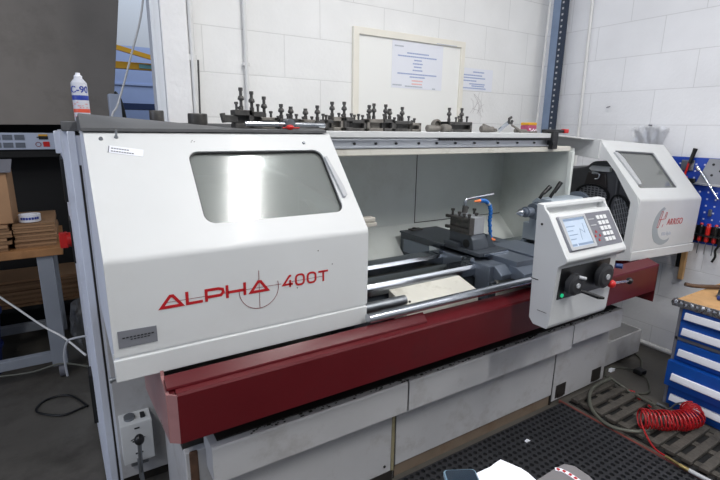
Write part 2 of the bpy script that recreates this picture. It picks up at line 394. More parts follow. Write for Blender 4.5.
b = MB(); b.box(CXA-.003, CXB-.004, CY0-.006, CY0+.012, .883, .950, .003); b.box(CXA-.003, CXB-.004, CY0+.004, CY0+.02, .945, .962)
part(b, 'lower_strip', WHITE, hc)
b = MB(); b.prism([(CY0+.004, .962), (CY0+.004, 1.2), (CY0+.03, 1.25), (CY1-.02, CZ2-.03), (CY1-.02, CZ2-.045), (CY0+.06, 1.25), (CY0+.03, 1.2), (CY0+.03, .962)], CXB-.012, CXB-.001); part(b, 'edge_return', WHITE, hc)
b = MB(); b.plate([rrect(.335, .078, .85, .382, .04)], .004, MS @ Matrix.Translation((0, 0, -.016))); vw = part(b, 'viewing_window', POLY, hc, 'hazy clear plastic window')
b = MB(); b.plate([rrect(.338, .082, .847, .379, .038), rrect(.349, .092, .836, .368, .033)], .006, MS @ Matrix.Translation((0, 0, -.009))); part(b, 'window_gasket', BLACK, hc)
b = MB(); b.stroke([(.832, .315), (.848, .315), (.862, .15), (.850, .135), (.842, .145)], .002, .004, MS)
b = MB(); b.plate([[(.838, .33), (.850, .335), (.872, .19), (.872, .155), (.858, .145), (.853, .15)]], .01, MS @ Matrix.Translation((0, 0, .004)), bev=.002); part(b, 'window_handle', GREY, hc, 'grey finger grip at the window edge')
b = MB(); b.plate([[(.069, .984-CZ0), (.171, .984-CZ0), (.171, 1.033-CZ0), (.069, 1.036-CZ0)]], .002, FY(CY0-.001, 0, CZ0)); dp = part(b, 'data_plate', PLATE, hc, 'grey engraved rating plate')
b = MB()
for k in range(9): b.box(.08+k*.0095, .0865+k*.0095, CY0-.0026, CY0-.0018, 1.012, 1.0155)
for k in range(6): b.box(.1+k*.009, .106+k*.009, CY0-.0026, CY0-.0018, 1.005, 1.008)
part(b, 'plate_writing', BLACK, hc)
ML = MS @ Matrix.Translation((.112, .372, .0006)) @ Matrix.Rotation(-.20, 4, 'Z')
b = MB(); b.plate([[(0, 0), (.098, 0), (.098, .028), (0, .028)]], .001, ML); part(b, 'paper_label', PAPER, hc, 'small white paper label with two lines of print')
b = MB()
for (u0, v0, n) in ((.008, .018, 7), (.008, .007, 9)):
    for k in range(n): b.box(u0+k*.0072, u0+k*.0072+.0058, v0-.002, v0+.002, .0004, .0011, M=ML)
b.box(.0, .003, .0, .026, .0004, .0011, M=ML); part(b, 'label_print', DGREY, hc)
for (u, v) in ((.100, .425), (.779, .405)): part(MB().cyl(MS @ Vector((u, v, -.002)), MS @ Vector((u, v, .005)), .007, .005, 14), 'bolt', STEEL2, hc)
b = MB(); b.cyl(MS @ Vector((.143, .432, -.002)), MS @ Vector((.143, .432, .005)), .007, .005, 14); b.cyl(MS @ Vector((.143, .432, .003)), MS @ Vector((.143, .436, .028)), .0035)
part(b, 'bolt', STEEL2, hc)
b = MB()
for (u, v) in ((.37, .418), (.376, .413), (.366, .412)): b.cyl(MS @ Vector((u, v, 0)), MS @ Vector((u, v, .0008)), .0016, seg=8)
for (u, v) in ((.70, 1.19-CZ1), (.755, 1.135-CZ1), (.62, 1.07-CZ1)): b.cyl((u, CY0-.0008, CZ1+v), (u, CY0+.001, CZ1+v), .002, seg=8)
part(b, 'paint_chip', DIRTY, hc)
# lettering ALPHA 400T
T = FY(CY0-.0004, 0, 1.078); w = .0088; b = MB()
def A_(x0, x1, h=.042):
    xm = (x0+x1)/2+.002; b.stroke([(x0+.009, .0045), (xm-.004, h-.005), (xm+.004, h-.005), (x1-.007, .0045)], w, .0008, T, closed=True)
A_(.180, .253)
b.stroke([(.262, .042), (.262, .0045), (.307, .0045)], w, .0008, T)
b.stroke([(.318, 0), (.318, .036), (.355, .036), (.368, .032), (.370, .022), (.362, .014), (.322, .014)], w, .0008, T)
b.stroke([(.382, 0), (.382, .042)], w, .0008, T); b.stroke([(.438, 0), (.438, .042)], w, .0008, T); b.stroke([(.384, .018), (.437, .018)], w, .0008, T)
A_(.449, .521)
w = .0068
b.stroke([(.604, .010), (.570, .010), (.592, .039), (.598, .039)], w, .0008, T); b.stroke([(.594, 0), (.594, .024)], w, .0008, T)
for x0 in (.611, .655): b.stroke(rrect(x0+.004, .003, x0+.034, .038, .011, 4), w, .0008, T, closed=True)
b.stroke([(.700, .036), (.738, .036)], w, .0008, T); b.stroke([(.719, 0), (.719, .036)], w, .0008, T)
part(b, 'lettering', REDT, hc, 'red letters ALPHA 400T')
b = MB(); arc = [(.486+.066*math.cos(a), .012+.066*math.sin(a)) for a in [math.radians(-190+i*205/40) for i in range(41)]]
b.stroke(arc, .0017, .0006, T); b.stroke([(.486, -.055), (.486, .074)], .0017, .0006, T); b.stroke([(.205, .019), (.562, .016)], .0014, .0005, T); b.stroke([(.60, .018), (.722, .018)], .0014, .0005, T)
part(b, 'crosshair_motif', REDL, hc, 'thin red crosshair circle around the last A')
# what shows through the window, and the chuck
b = MB(); b.box(.10, .80, 1.72, 2.04, .88, 1.40, .02); b.cyl((.80, 1.72, 1.15), (.83, 1.72, 1.15), .16, seg=40)
hs = part(b, 'headstock_casting', CREAM)
b = MB(); b.cyl((.83, 1.72, 1.15), (.925, 1.72, 1.15), .115, seg=40); b.cyl((.925, 1.72, 1.15), (.94, 1.72, 1.15), .10, .05, 40); part(b, 'chuck', CAST2, hs)
b = MB(); b.box(.90, 1.01, 1.62, 1.655, 1.205, 1.235, .003); b.box(.985, 1.092, 1.60, 1.64, 1.196, 1.214, .003); b.box(.985, 1.085, 1.60, 1.64, 1.218, 1.235, .003); b.box(.985, 1.06, 1.605, 1.64, 1.20, 1.23, .002)
b.box(.92, .99, 1.70, 1.74, 1.05, 1.08, .003); part(b, 'chuck_jaw', mat('pale_jaw', '#cfcac0', .35, .3), hs)
part(MB().cyl((CXB-.03, CY0-.02+.02, .905), (CXB-.0, CY0, .905), .003).cyl((CXA-.014, CY0+.004, .892), (CXA+.01, CY0+.004, .895), .006).cyl((CXA-.018, CY0+.004, .8915), (CXA-.012, CY0+.004, .892), .009), 'latch_pin', STEEL2, hc)

# enclosure behind the bed
b = MB(); b.box(.06, 2.66, 2.30, 2.32, 1.01, 1.50); b.prism([(2.30, 1.012), (2.32, 1.012), (2.05, .70), (2.0, .70), (2.0, .72)], .9, 2.66)
bp = part(b, 'back_panel', GUARDIN)
b = MB(); b.box(1.858, 1.862, 2.2975, 2.30, 1.014, 1.49); b.box(1.858, 2.65, 2.2975, 2.30, 1.012, 1.016); part(b, 'panel_seam', DIRTY, bp)
b = MB(); b.prism([(1.77, 1.50), (2.30, 1.50), (2.30, 1.0), (2.0, .70), (1.77, .70)], 2.65, 2.67); b.box(2.635, 2.655, 1.755, 1.785, .70, 1.48, .004)
part(b, 'end_panel', GUARDIN)
b = MB(); b.box(.88, 2.37, 1.72, 2.32, 1.555, 1.588, .004); b.box(2.36, 2.66, 1.79, 2.32, 1.485, 1.50); b.box(.88, 2.36, 1.705, 1.75, 1.562, 1.587, .002); b.box(.55, .9, 1.95, 2.22, 1.555, 1.582, .003)
tb = part(b, 'top_shelf', WHITE, label='cream steel top shelf above the bed')
b = MB(); b.box(.88, 2.37, 1.725, 1.76, 1.52, 1.556, .003); b.box(.88, 2.37, 1.712, 1.73, 1.516, 1.524, .001); b.box(.88, 2.37, 1.712, 1.73, 1.549, 1.556, .001)
part(b, 'guide_rail', ALU, tb)
for x in (1.05, 1.16, 1.27, 1.40, 1.51, 1.63, 1.76, 1.93, 2.08, 2.22): part(MB().cyl((x, 1.718, 1.536), (x, 1.726, 1.536), .0055, seg=10), 'rail_screw', BLACK, tb)
b = MB(); b.box(.88, 2.55, 1.716, 2.30, 1.484, 1.514, .005); part(b, 'lower_beam', CREAM, tb)
b = MB(); n = 60
for k in range(n): b.box(1.52+k*.0137, 1.5275+k*.0137, 1.699, 1.712, 1.549, 1.561)
b.box(1.51, 2.345, 1.702, 1.712, 1.549, 1.561); part(b, 'toothed_rack', RUBBER, tb, 'black toothed rack along the shelf edge')
b = MB(); b.box(2.335, 2.385, 1.69, 1.76, 1.50, 1.60, .004); b.cyl((2.34, 1.69, 1.53), (2.34, 1.68, 1.53), .012); part(b, 'end_bracket', BLACK, tb)

# tailstock guard
GX0, GX1 = 2.755, 3.52; GZ1, GZ2 = 1.222, 1.55
b, MG, GL = guard(GX0, GX1, .86, .925, GZ1, GZ2, 1.38, 1.67, (2.835, .085, 3.30, .365, .012), toplip=.34)
tg = part(b, 'tailstock_guard', WHITE, smooth=30)
outer = [(2.02, 1.582), (2.02, 1.478), (1.83, 1.455), (1.61, 1.432), (1.55, 1.372), (1.43, 1.205), (1.43, .93), (1.385, .875), (1.383, 1.20), (1.40, 1.245), (1.67, 1.55), (1.69, 1.556)]
b = MB(); b.prism(outer, GX0-.005, GX0+.012); b.prism([(2.02, 1.578), (2.02, 1.478), (1.66, 1.44), (1.66, 1.552)], 2.735, GX0)
b.prism([(1.99, 1.57), (1.99, 1.48), (2.01, 1.48), (2.01, 1.57)], 2.38, GX0); b.prism([(1.99, 1.58), (1.70, 1.556), (1.70, 1.55), (1.99, 1.572)], 2.60, GX0)
part(b, 'side_frame', WHITE, tg)
b = MB(); b.box(GX0-.005, GX1+.01, 1.373, 1.392, .865, .918, .003); b.box(GX0-.003, GX1+.005, 1.384, 1.40, .91, .93); b.prism([(1.39, .92), (1.39, .865), (1.50, .84), (1.50, .87)], GX0-.004, GX0+.012)
part(b, 'lower_strip', WHITE, tg)
part(MB().prism([(1.384, .87), (1.384, 1.21), (1.40, 1.245), (1.67, 1.54), (2.0, 1.56), (2.0, .87)], GX1-.012, GX1-.001), 'side_panel', WHITE, tg)
b = MB(); b.plate([rrect(2.825, .078, 3.31, .372, .014)], .004, MG @ Matrix.Translation((0, 0, -.016))); part(b, 'viewing_window', POLY, tg, 'hazy clear plastic window')
b = MB(); b.plate([rrect(2.829, .08, 3.306, .370, .014), rrect(2.838, .089, 3.297, .361, .01)], .006, MG @ Matrix.Translation((0, 0, -.009))); part(b, 'window_gasket', DGREY, tg)
b = MB(); b.plate([[(2.80, .345), (2.835, .345), (2.862, .30), (2.875, .13), (2.862, .105), (2.838, .105)]], .01, MG @ Matrix.Translation((0, 0, .004)), bev=.002); part(b, 'window_handle', GREY, tg, 'pale finger grip at the window edge')
TG = FY(1.3795, 0, 1.0)
b = MB(); cx, cz, r1 = 3.09, .060, .122
o_ = [(cx+r1*math.cos(a)*1.15, cz+r1*math.sin(a)) for a in [math.radians(108+i*200/30) for i in range(31)]]
i_ = [(cx+.035+r1*.86*math.cos(a)*1.12, cz+.012+r1*.86*math.sin(a)) for a in [math.radians(298-i*180/30) for i in range(31)]]
b.plate([o_+i_], .001, TG); part(b, 'crescent_motif', MOTIF, tg, 'grey crescent swoosh')
b = MB(); b.text('ARRISO', .056, TG @ Matrix.Translation((3.115, .062, .0004)), shear=.12, sx=.95, bold=.0, spc=1.12)
part(b, 'lettering', REDT, tg, 'red letters ARRISO after the large outlined H'); b = MB(); H = TG @ Matrix.Translation((3.0, .050, 0))
for pl in ([(.0, 0), (.028, .098)], [(.018, 0), (.046, .098)], [(.012, .048), (.078, .052)], [(.075, .06), (.085, .09)], [(.07, .02), (.062, 0)], [(.0, 0), (.018, 0)], [(.028, .098), (.046, .098)], [(.085, .09), (.1, .09)], [(.1, .09), (.088, .05)]): b.stroke(pl, .004, .0008, H)
part(b, 'initial_letter', REDT, tg, 'large outlined red letter H')
b = MB(); b.box(3.075, 3.115, 1.3785, 1.3795, .998, 1.018); b.text('Alpha', .03, TG @ Matrix.Translation((3.12, -.001, .0004)), shear=.15); part(b, 'small_lettering', INKG, tg, 'small grey word Alpha')
# the whole guard droops a little to the right
RG = Matrix.Translation((GX0-1.45, -0, GZ1)) @ Matrix.Rotation(math.radians(2.7), 4, 'Y') @ Matrix.Translation((-(GX0-1.45), 0, -GZ1))
for q in [tg]+[c for c in bpy.data.objects if c.parent == tg]: q.data.transform(RG)
# dark housing seen through the guard opening
HOUS = mat('dark_housing', '#55565a', .5, var=.1)
b = MB(); b.prism([(1.62, .90), (2.12, .90), (2.12, 1.35), (1.91, 1.36), (1.83, 1.375), (1.78, 1.415), (1.66, 1.415), (1.60, 1.36), (1.60, .95)], 2.90, 3.48, bev=.012)
b.prism([(1.44, .9), (1.62, .9), (1.62, 1.33), (1.58, 1.32), (1.44, 1.16)], 2.92, 3.46, bev=.01)
rh = part(b, 'drive_housing', HOUS)
part(MB().prism([(1.66, 1.25), (1.82, 1.245), (1.80, 1.345), (1.68, 1.345)], 2.885, 2.905, bev=.004), 'latch_plate', mat('plate_dark', '#3a3535', .4), rh)
part(MB().tube([(2.88, 1.75, 1.335), (2.87, 1.735, 1.345), (2.87, 1.71, 1.335), (2.87, 1.715, 1.31), (2.88, 1.74, 1.305)], .006, smooth=5).box(2.87, 2.885, 1.725, 1.765, 1.335, 1.352, .003), 'latch', STEEL, rh, 'bright latch')
part(MB().prism([(1.65, 1.355), (1.77, 1.355), (1.79, 1.37), (1.77, 1.388), (1.65, 1.388)], 2.87, 2.90, bev=.004), 'handle', WHITE, rh, 'white carrying handle')
GRM = mat('grille_grey', '#9a9ca0', .5)
for (yc, zc, ry, rz, xx, tl_) in ((1.75, 1.20, .10, .06, 2.888, 0), (1.555, 1.09, .06, .12, 2.91, .35)):
    b = MB(); E_ = frame((xx, yc, zc), (0, -1, 0), (0, 0, 1)) @ Matrix.Rotation(tl_, 4, 'Z')
    for k in range(8):
        h = -1+2*(k+.5)/8; wv = math.sqrt(1-h*h)
        b.box(-ry*wv, ry*wv, h*rz-.002, h*rz+.002, 0, .008, M=E_)
        b.box(h*ry-.002, h*ry+.002, -rz*wv, rz*wv, 0, .007, M=E_)
    part(b, 'fan_grille', GRM, rh)
    b = MB(); b.stroke([(ry*1.1*math.cos(i*PI/14), rz*1.1*math.sin(i*PI/14)) for i in range(28)], .012, .014, E_, closed=True); part(b, 'grille_ring', BLACK, rh)
part(MB().tube([(2.86, 1.96, 1.13), (2.85, 1.90, 1.165), (2.85, 1.83, 1.18), (2.86, 1.76, 1.15)], .018, smooth=5), 'flexible_duct', mat('navy_duct', '#1c2a52', .4), rh, 'navy blue flexible duct')

# bed
for (y0, y1) in ((1.80, 1.88), (1.565, 1.645)):
    b = MB(); b.prism([(y0-.006, .90), (y0-.006, .935), (y0+.006, .952), (y1-.006, .956), (y1, .94), (y1, .90)], .86, 2.86, bev=.001)
    bw = part(b, 'bed_way', STEEL, smooth=12)
b = MB(); b.prism([(1.575, .70), (1.575, .90), (1.64, .90), (1.66, .84), (1.66, .70)], .9, 2.86); b.prism([(1.79, .70), (1.79, .84), (1.80, .90), (1.87, .90), (1.87, .70)], .9, 2.86)
for x in (.95, 1.45, 2.2, 2.7): b.box(x, x+.06, 1.64, 1.80, .70, .86, .004)
part(b, 'bed_casting', CAST, bw)
part(MB().box(.9, 2.86, 1.655, 1.795, .80, .83), 'bed_floor', CREAMF, bw)
b = MB(); b.prism([(1.42, .80), (1.42, .882), (1.555, .92), (1.555, .80)], 1.13, 1.545, bev=.004)
mc = part(b, 'motor_cover', CREAM)
part(MB().cyl((1.165, 1.45, .888), (1.165, 1.448, .8945), .005), 'cover_screw', DIRTY, mc)
b = MB(); b.cyl((.88, 1.335, .917), (2.32, 1.335, .917), .019, seg=24); part(b, 'control_rod', STEEL, label='long bright control rod in front of the bed')
b = MB(); b.cyl((.86, 1.44, .91), (1.13, 1.44, .91), .021, seg=24); part(b, 'feed_shaft', STEEL2)
part(MB().box(2.28, 2.34, 1.31, 1.36, .82, .94, .006), 'rod_bracket', CAST)
part(MB().box(.80, .88, 1.42, 1.60, .84, .95, .006), 'rod_bracket', CAST)

# carriage
b = MB(); b.box(1.66, 1.745, 1.47, 2.15, .885, .966, .004); b.box(1.745, 2.16, 1.56, 1.90, .90, .955, .004); b.box(2.10, 2.18, 1.50, 2.1, .885, .966, .004)
b.box(1.66, 1.72, 1.47, 1.56, .79, .89, .003); b.prism([(1.47, .966), (1.42, .93), (1.42, .905), (1.56, .885), (1.56, .966)], 1.69, 2.16, bev=.003)
sd_ = part(b, 'saddle', CAST2, label='dark oily saddle of the carriage')
part(MB().box(1.635, 1.665, 1.575, 1.635, .955, .985, .003), 'way_wiper', STEEL, sd_); part(MB().box(1.63, 1.665, 1.80, 1.88, .955, .985, .003), 'way_wiper', STEEL, sd_)
b = MB(); b.box(1.665, 1.94, 1.83, 2.185, .72, .998, .005); b.box(1.66, 1.95, 1.80, 2.19, .993, 1.004, .002); csb = part(b, 'cross_slide_cover', CAST)
b = MB(); b.box(1.72, 1.80, 2.14, 2.185, 1.003, 1.012, .002); b.box(1.74, 1.76, 2.15, 2.17, 1.01, 1.02, .002); part(b, 'stop_bracket', BLACKOX, csb)
b = MB()
for (xa, xb) in ((1.765, 1.90), (1.93, 2.14)): b.box(xa, xb, 1.40, 1.72, .958, .992, .002)
b.box(1.765, 2.14, 1.405, 1.72, .950, .962); b.prism([(1.40, .966), (1.345, .945), (1.345, .925), (1.37, .905), (1.44, .905), (1.44, .966)], 1.76, 2.14, bev=.003)
xs = part(b, 'cross_slide', CAST2)
b = MB(); b.prism([(1.45, .90), (1.45, .72), (1.54, .70), (1.54, .90)], 1.70, 2.22, bev=.006); ap = part(b, 'apron', CREAM, label='oil-stained cream apron below the cross slide')
b = MB(); b.box(1.664, 1.702, 1.455, 1.56, .70, .89, .003); part(b, 'apron_side', CAST, ap)
b = MB(); b.box(1.672, 1.885, 1.555, 1.80, .990, 1.008, .002); b.box(1.668, 1.70, 1.70, 1.81, 1.008, 1.03, .003)
b.prism([(1.79, 1.008), (1.79, 1.082), (1.645, 1.082), (1.625, 1.06), (1.612, 1.008)], 1.692, 1.80, bev=.003)
b.prism([(1.795, 1.008), (1.865, 1.008), (1.84, 1.03), (1.815, 1.075), (1.795, 1.08)], 1.62, 1.75, axis='y', bev=.002)
ts = part(b, 'top_slide', CAST)
part(MB().cyl((1.689, 1.665, 1.035), (1.70, 1.665, 1.035), .022, seg=20), 'slide_bore', BLACK, ts)
part(MB().box(1.70, 1.875, 1.545, 1.556, .992, 1.004, .001), 'scale_strip', STEEL, ts)
b = MB(); b.box(1.702, 1.786, 1.64, 1.785, 1.082, 1.172, .003); b.cyl((1.712, 1.712, 1.17), (1.712, 1.712, 1.186), .022)
tp = part(b, 'toolpost', mat('grey_toolpost_steel', '#a7abb0', .4, .35, var=.1, vscale=20))
b = MB(); b.box(1.676, 1.705, 1.632, 1.80, 1.152, 1.166, .002); b.box(1.676, 1.705, 1.632, 1.80, 1.096, 1.110, .002); b.box(1.69, 1.705, 1.632, 1.79, 1.08, 1.155); b.box(1.672, 1.705, 1.630, 1.642, 1.085, 1.170, .002)
b.box(1.676, 1.69, 1.79, 1.815, 1.150, 1.166, .002); b.box(1.676, 1.69, 1.79, 1.815, 1.094, 1.110, .002); part(b, 'tool_holder', BLACKOX, tp)
for (x, y, h) in ((1.69, 1.655, .018), (1.69, 1.69, .016), (1.69, 1.725, .020), (1.69, 1.775, .030), (1.755, 1.67, .016), (1.77, 1.755, .036), (1.79, 1.72, .030)):
    b = MB(); b.cyl((x, y, 1.160), (x, y, 1.17+h), .006, seg=14); b.cyl((x, y, 1.17+h-.010), (x, y, 1.17+h), .010, seg=14); part(b, 'clamp_bolt', BLACKOX, tp)
part(MB().cyl((1.712, 1.712, 1.184), (1.712, 1.712, 1.222), .015, .012, 18), 'locking_nut', BLACKOX, tp)
part(MB().tube([(1.712, 1.712, 1.218), (1.712, 1.712, 1.242), (1.722, 1.712, 1.254), (1.75, 1.71, 1.259), (1.90, 1.70, 1.272)], .0075, smooth=5), 'clamp_handle', STEEL, tp, 'bright cranked clamping handle')
hpts = [(1.79, 1.68, 1.247), (1.825, 1.68, 1.243), (1.855, 1.68, 1.222), (1.87, 1.68, 1.185), (1.878, 1.69, 1.13), (1.905, 1.70, 1.04)]
ch = part(MB().tube(hpts, .0085, smooth=6), 'coolant_hose', BLUEH, LX, 'blue segmented coolant hose')
HP = [Vector(p) for p in hpts]; tot = 15
for k in range(tot):
    u = k/(tot-1)*(len(HP)-1); i_ = min(int(u), len(HP)-2); p = HP[i_].lerp(HP[i_+1], u-i_)
    part(MB().sph(p, .0115, seg=12), 'hose_segment', BLUEH if k not in (5,) else GREY, ch)
part(MB().cyl((1.745, 1.68, 1.246), (1.785, 1.68, 1.247), .004, .009), 'hose_nozzle', ORANGE, ch, 'orange nozzle')
part(MB().sph((1.908, 1.70, 1.028), .013).cyl((1.885, 1.70, 1.026), (1.94, 1.70, 1.018), .006), 'hose_fitting', ORANGE, ch, 'orange fitting')
part(MB().cyl((1.908, 1.70, .970), (1.908, 1.70, 1.02), .01), 'hose_base', STEEL2, ch)

# tailstock
b = MB(); b.box(2.34, 2.66, 1.60, 1.84, .955, 1.06, .006); b.prism([(1.63, 1.05), (1.80, 1.05), (1.79, 1.19), (1.76, 1.215), (1.66, 1.215), (1.64, 1.19)], 2.34, 2.64, bev=.004)
tl = part(b, 'tailstock', mat('grey_blue_paint', '#a4afba', .45))
part(MB().cyl((2.25, 1.71, 1.15), (2.35, 1.71, 1.15), .045).cyl((2.29, 1.71, 1.15), (2.30, 1.71, 1.15), .052), 'quill_housing', CAST2, tl)
part(MB().cyl((2.17, 1.71, 1.15), (2.24, 1.71, 1.15), .024).cyl((2.185, 1.71, 1.15), (2.195, 1.71, 1.15), .031), 'quill', CAST2, tl)
part(MB().cyl((2.105, 1.71, 1.15), (2.145, 1.71, 1.15), .001, .022).cyl((2.145, 1.71, 1.15), (2.172, 1.71, 1.15), .022, .017), 'live_centre', STEEL, tl)
for (x, c) in ((2.30, -.012), (2.395, .008)):
    b = MB(); b.tube([(x, 1.71, 1.22), (x+.012, 1.70, 1.25), (x+.045, 1.69, 1.285+c)], .009, smooth=3); lv = part(b, 'clamp_lever', BLACK, tl)
    part(MB().tube([(x+.015, 1.70, 1.252), (x+.03, 1.695, 1.27+c*.5), (x+.055, 1.69, 1.298+c)], [.010]+[.012]*7+[.013]*1+[.010], smooth=0) if False else MB().cyl((x+.018, 1.70, 1.25), (x+.058, 1.69, 1.30+c), .011, .013), 'lever_grip', BLACK, tl, 'black lever grip')
part(MB().cyl((2.60, 1.71, 1.15), (2.68, 1.71, 1.15), .03).cyl((2.66, 1.71, 1.15), (2.685, 1.71, 1.15), .09, seg=32), 'tailstock_handwheel', CAST2, tl)

# chip tray
TY = 1.28; b = MB(); TR = 2.878
b.prism([(TY, .69), (TY, .845), (TY+.004, .852), (TY+.012, .853), (TY+.068, .874), (TY+.07, .868), (TY+.012, .846), (TY+.008, .70), (1.86, .62), (1.86, .60)], .195, TR, bev=0)
ct = part(b, 'chip_tray', MAROON)
b = MB(); b.prism([(TY+.02, .69), (TY+.02, .848), (TY+.09, .874), (TY+.11, .95), (1.84, .95), (1.84, .59)], .168, .178)
part(b, 'tray_end', MAROON2, ct, 'pinkish end face of the tray, lightened for its reflection')
b = MB()
v = [Vector(p) for p in [(.196, TY, .69), (.170, TY+.02, .69), (.170, TY+.02, .848), (.196, TY, .848)]]
bb = bmesh.new(); q = [bb.verts.new(p) for p in v]; q2 = [bb.verts.new(p+Vector((.004, .004, 0))) for p in v]
bb.faces.new(q); bb.faces.new(q2[::-1])
for i in range(4): bb.faces.new((q[i], q2[i], q2[(i+1) % 4], q[(i+1) % 4]))
bmesh.ops.recalc_face_normals(bb, faces=bb.faces); b.add(bb); part(b, 'tray_corner', MAROON2, ct)
b = MB(); b.prism([(TY+.022, .858), (TY+.024, .866), (TY+.052, .892), (TY+.056, .890), (TY+.060, .870)], .172, 1.14, bev=.001); b.prism([(TY+.02, .846), (TY+.068, .872), (TY+.068, .862), (TY+.02, .84)], .172, .2); part(b, 'splash_lip', MAROON, ct)
b = MB(); b.box(TR-.006, TR, TY, 1.84, .62, .85); b.box(2.2, TR, 1.80, 1.815, .62, .92, .002); b.box(2.35, 2.86, 1.50, 1.512, .70, .875, .002); part(b, 'tray_wall', MAROON, ct)
# base pedestals
BY = 1.485
for (x0, x1, kz) in ((.235, 1.135, 0), (1.145, 2.295, .07), (2.305, 2.84, .02)):
    b = MB(); b.box(x0, x1, BY, 1.95, kz, .50, .004)
    bs = part(b, 'base_cabinet', WHITE2)
    if kz == .07: part(MB().box(x0, x1, BY+.012, 1.9, 0, .07), 'plinth', BEIGE, bs, 'rust-stained plinth')
    if kz == 0: part(MB().box(1.0, 1.13, BY-.003, BY+.01, 0.0, .055), 'foot_recess', DIRTY, bs)
part(MB().cyl((.70, BY-.004, .395), (.70, BY+.001, .395), .007).cyl((1.085, BY-.004, .35), (1.085, BY+.001, .35), .006).cyl((1.085, BY-.004, .09), (1.085, BY+.001, .09), .006), 'panel_screw', DIRTY)
part(MB().box(1.120, 1.136, BY-.003, BY+.001, .05, .43), 'seam_strip', mat('yellowed_seam', '#8c8468', .6, var=.2, vscale=20))
part(MB().box(1.135, 1.145, BY+.003, 1.9, 0, .5).box(2.295, 2.305, BY+.003, 1.9, 0, .5), 'seam_gap', DIRTY)
for (x0, x1) in ((2.335, 2.43), (2.70, 2.80)):
    part(MB().box(x0, x1, BY-.002, BY+.03, .035, .12).box(x0+.02, x1-.02, BY-.006, BY+.0, .035, .06), 'leveling_pocket', DIRTY)
AY = 1.39
for (x0, x1, z0) in ((.305, 1.128, .415), (1.136, 2.285, .415), (2.293, 2.775, .44)):
    b = MB(); b.prism([(AY, z0), (AY, .548), (AY+.004, .556), (BY+.02, .556), (BY+.02, .546), (AY+.008, .546), (AY+.008, z0)], x0, x1, bev=.001)
    b.box(x0, x0+.008, AY+.004, BY+.02, z0+.01, .55); b.box(x1-.008, x1, AY+.004, BY+.02, z0+.01, .55)
    part(b, 'catch_ledge', WHITE2)
part(MB().box(.235, 2.83, BY+.03, 1.95, .49, .66).box(.33, 2.76, AY+.03, BY+.04, .557, .562), 'tray_support', DIRTY)
b = MB()
for k in range(260):
    x = random.uniform(.4, 2.7); s_ = random.uniform(.003, .009); y_ = AY+.008+random.random()*.05; b.box(x, x+s_*1.6, y_, y_+s_, .556, .5575+s_*.15)
o = part(b, 'swarf', DIRTY); o['kind'] = 'stuff'
part(MB().box(.248, .278, BY-.003, BY+.01, .36, .50, .004), 'dark_pocket', mat('rusty', '#5c4334', .7, var=.3, vscale=30))  # brown box on the face stands in for a small dark hole
b = MB(); b.box(2.845, 3.42, 1.56, 1.572, .03, .205, .003); b.box(2.845, 3.42, 1.572, 1.9, .03, .04); b.box(3.41, 3.42, 1.57, 1.9, .03, .205); b.box(2.845, 3.42, 1.89, 1.9, .03, .205); b.box(2.9, 2.95, 1.6, 1.65, 0, .03); b.box(3.3, 3.35, 1.6, 1.65, 0, .03)
COOL = b.build('coolant_tank', WHITE2); tag(COOL, 'low grey open coolant tank on the floor beyond the lathe base', 'tank')

# control pendant
PX0, PX1 = 1.60, 2.025
face = [(1.047, 1.130), (1.038, 1.118), (1.036, 1.108), (1.042, 1.098), (1.072, 1.076), (1.087, .822), (1.094, .806), (1.16, .806), (1.182, .83)]
core = [(1.197, 1.316), (1.166, 1.312), (1.164, 1.299), (1.188, 1.296), (1.186, 1.272), (1.148, 1.276), (1.138, 1.276)]+face
b = MB(); b.prism(core, PX0+.012, PX1-.010, bev=.002)
b.prism([(1.197, 1.316), (1.166, 1.312), (1.160, 1.297), (1.138, 1.276)]+face, PX0, PX0+.013, bev=.002)
b.prism([(1.197, 1.316), (1.166, 1.312), (1.160, 1.297), (1.145, 1.272), (1.19, 1.25)], PX1-.012, PX1, bev=.002)
cpn = part(b, 'control_pendant', WHITE)
part(MB().box(PX0-.001, PX0+.002, 1.155, 1.19, 1.00, 1.004).box(PX0-.001, PX0+.002, 1.10, 1.145, .873, .875).cyl((PX0-.002, 1.165, 1.235), (PX0+.002, 1.165, 1.235), .005), 'seam_line', DIRTY, cpn)
dv = Vector((0, 1.138-1.047, 1.276-1.130)); MP = frame((0, 1.047, 1.130), (1, 0, 0), dv) @ Matrix.Translation((0, -.012, 0)) @ Matrix.Diagonal((1, .90, 1, 1))
part(MB().plate([rrect(1.632, .022, 2.005, .190, .006)], .003, MP), 'display_panel', DGREY, cpn)
part(MB().plate([rrect(1.640, .028, 1.812, .188, .006), rrect(1.656, .042, 1.798, .176, .003)], .012, MP @ Matrix.Translation((0, 0, .003))), 'screen_bezel', GREY, cpn)
part(MB().plate([rrect(1.650, .036, 1.804, .182, .003)], .004, MP @ Matrix.Translation((0, 0, .004))), 'screen', SCREEN, cpn, 'pale blue lit screen')
b = MB(); b.box(1.658, 1.795, .163, .173, .006, .0068, M=MP); b.box(1.658, 1.69, .045, .055, .006, .0068, M=MP); b.box(1.70, 1.795, .045, .055, .006, .0068, M=MP)
for k in range(4): b.box(1.665, 1.70+.02*(k % 2), .075+k*.02, .079+k*.02, .006, .0066, M=MP)
b.stroke([(1.735, .07), (1.745, .12), (1.77, .10), (1.775, .145)], .002, .0066, MP @ Matrix.Translation((0, 0, 0))); part(b, 'screen_graphics', SCRBAR, cpn)
for r_ in range(5):
    for c_ in range(3):
        x = 1.888+c_*.026; v_ = .152-r_*.0275
        part(MB().plate([rrect(x, v_, x+.02, v_+.019, .002)], .004, MP @ Matrix.Translation((0, 0, .003))), 'key', KEY, cpn)
b = MB()
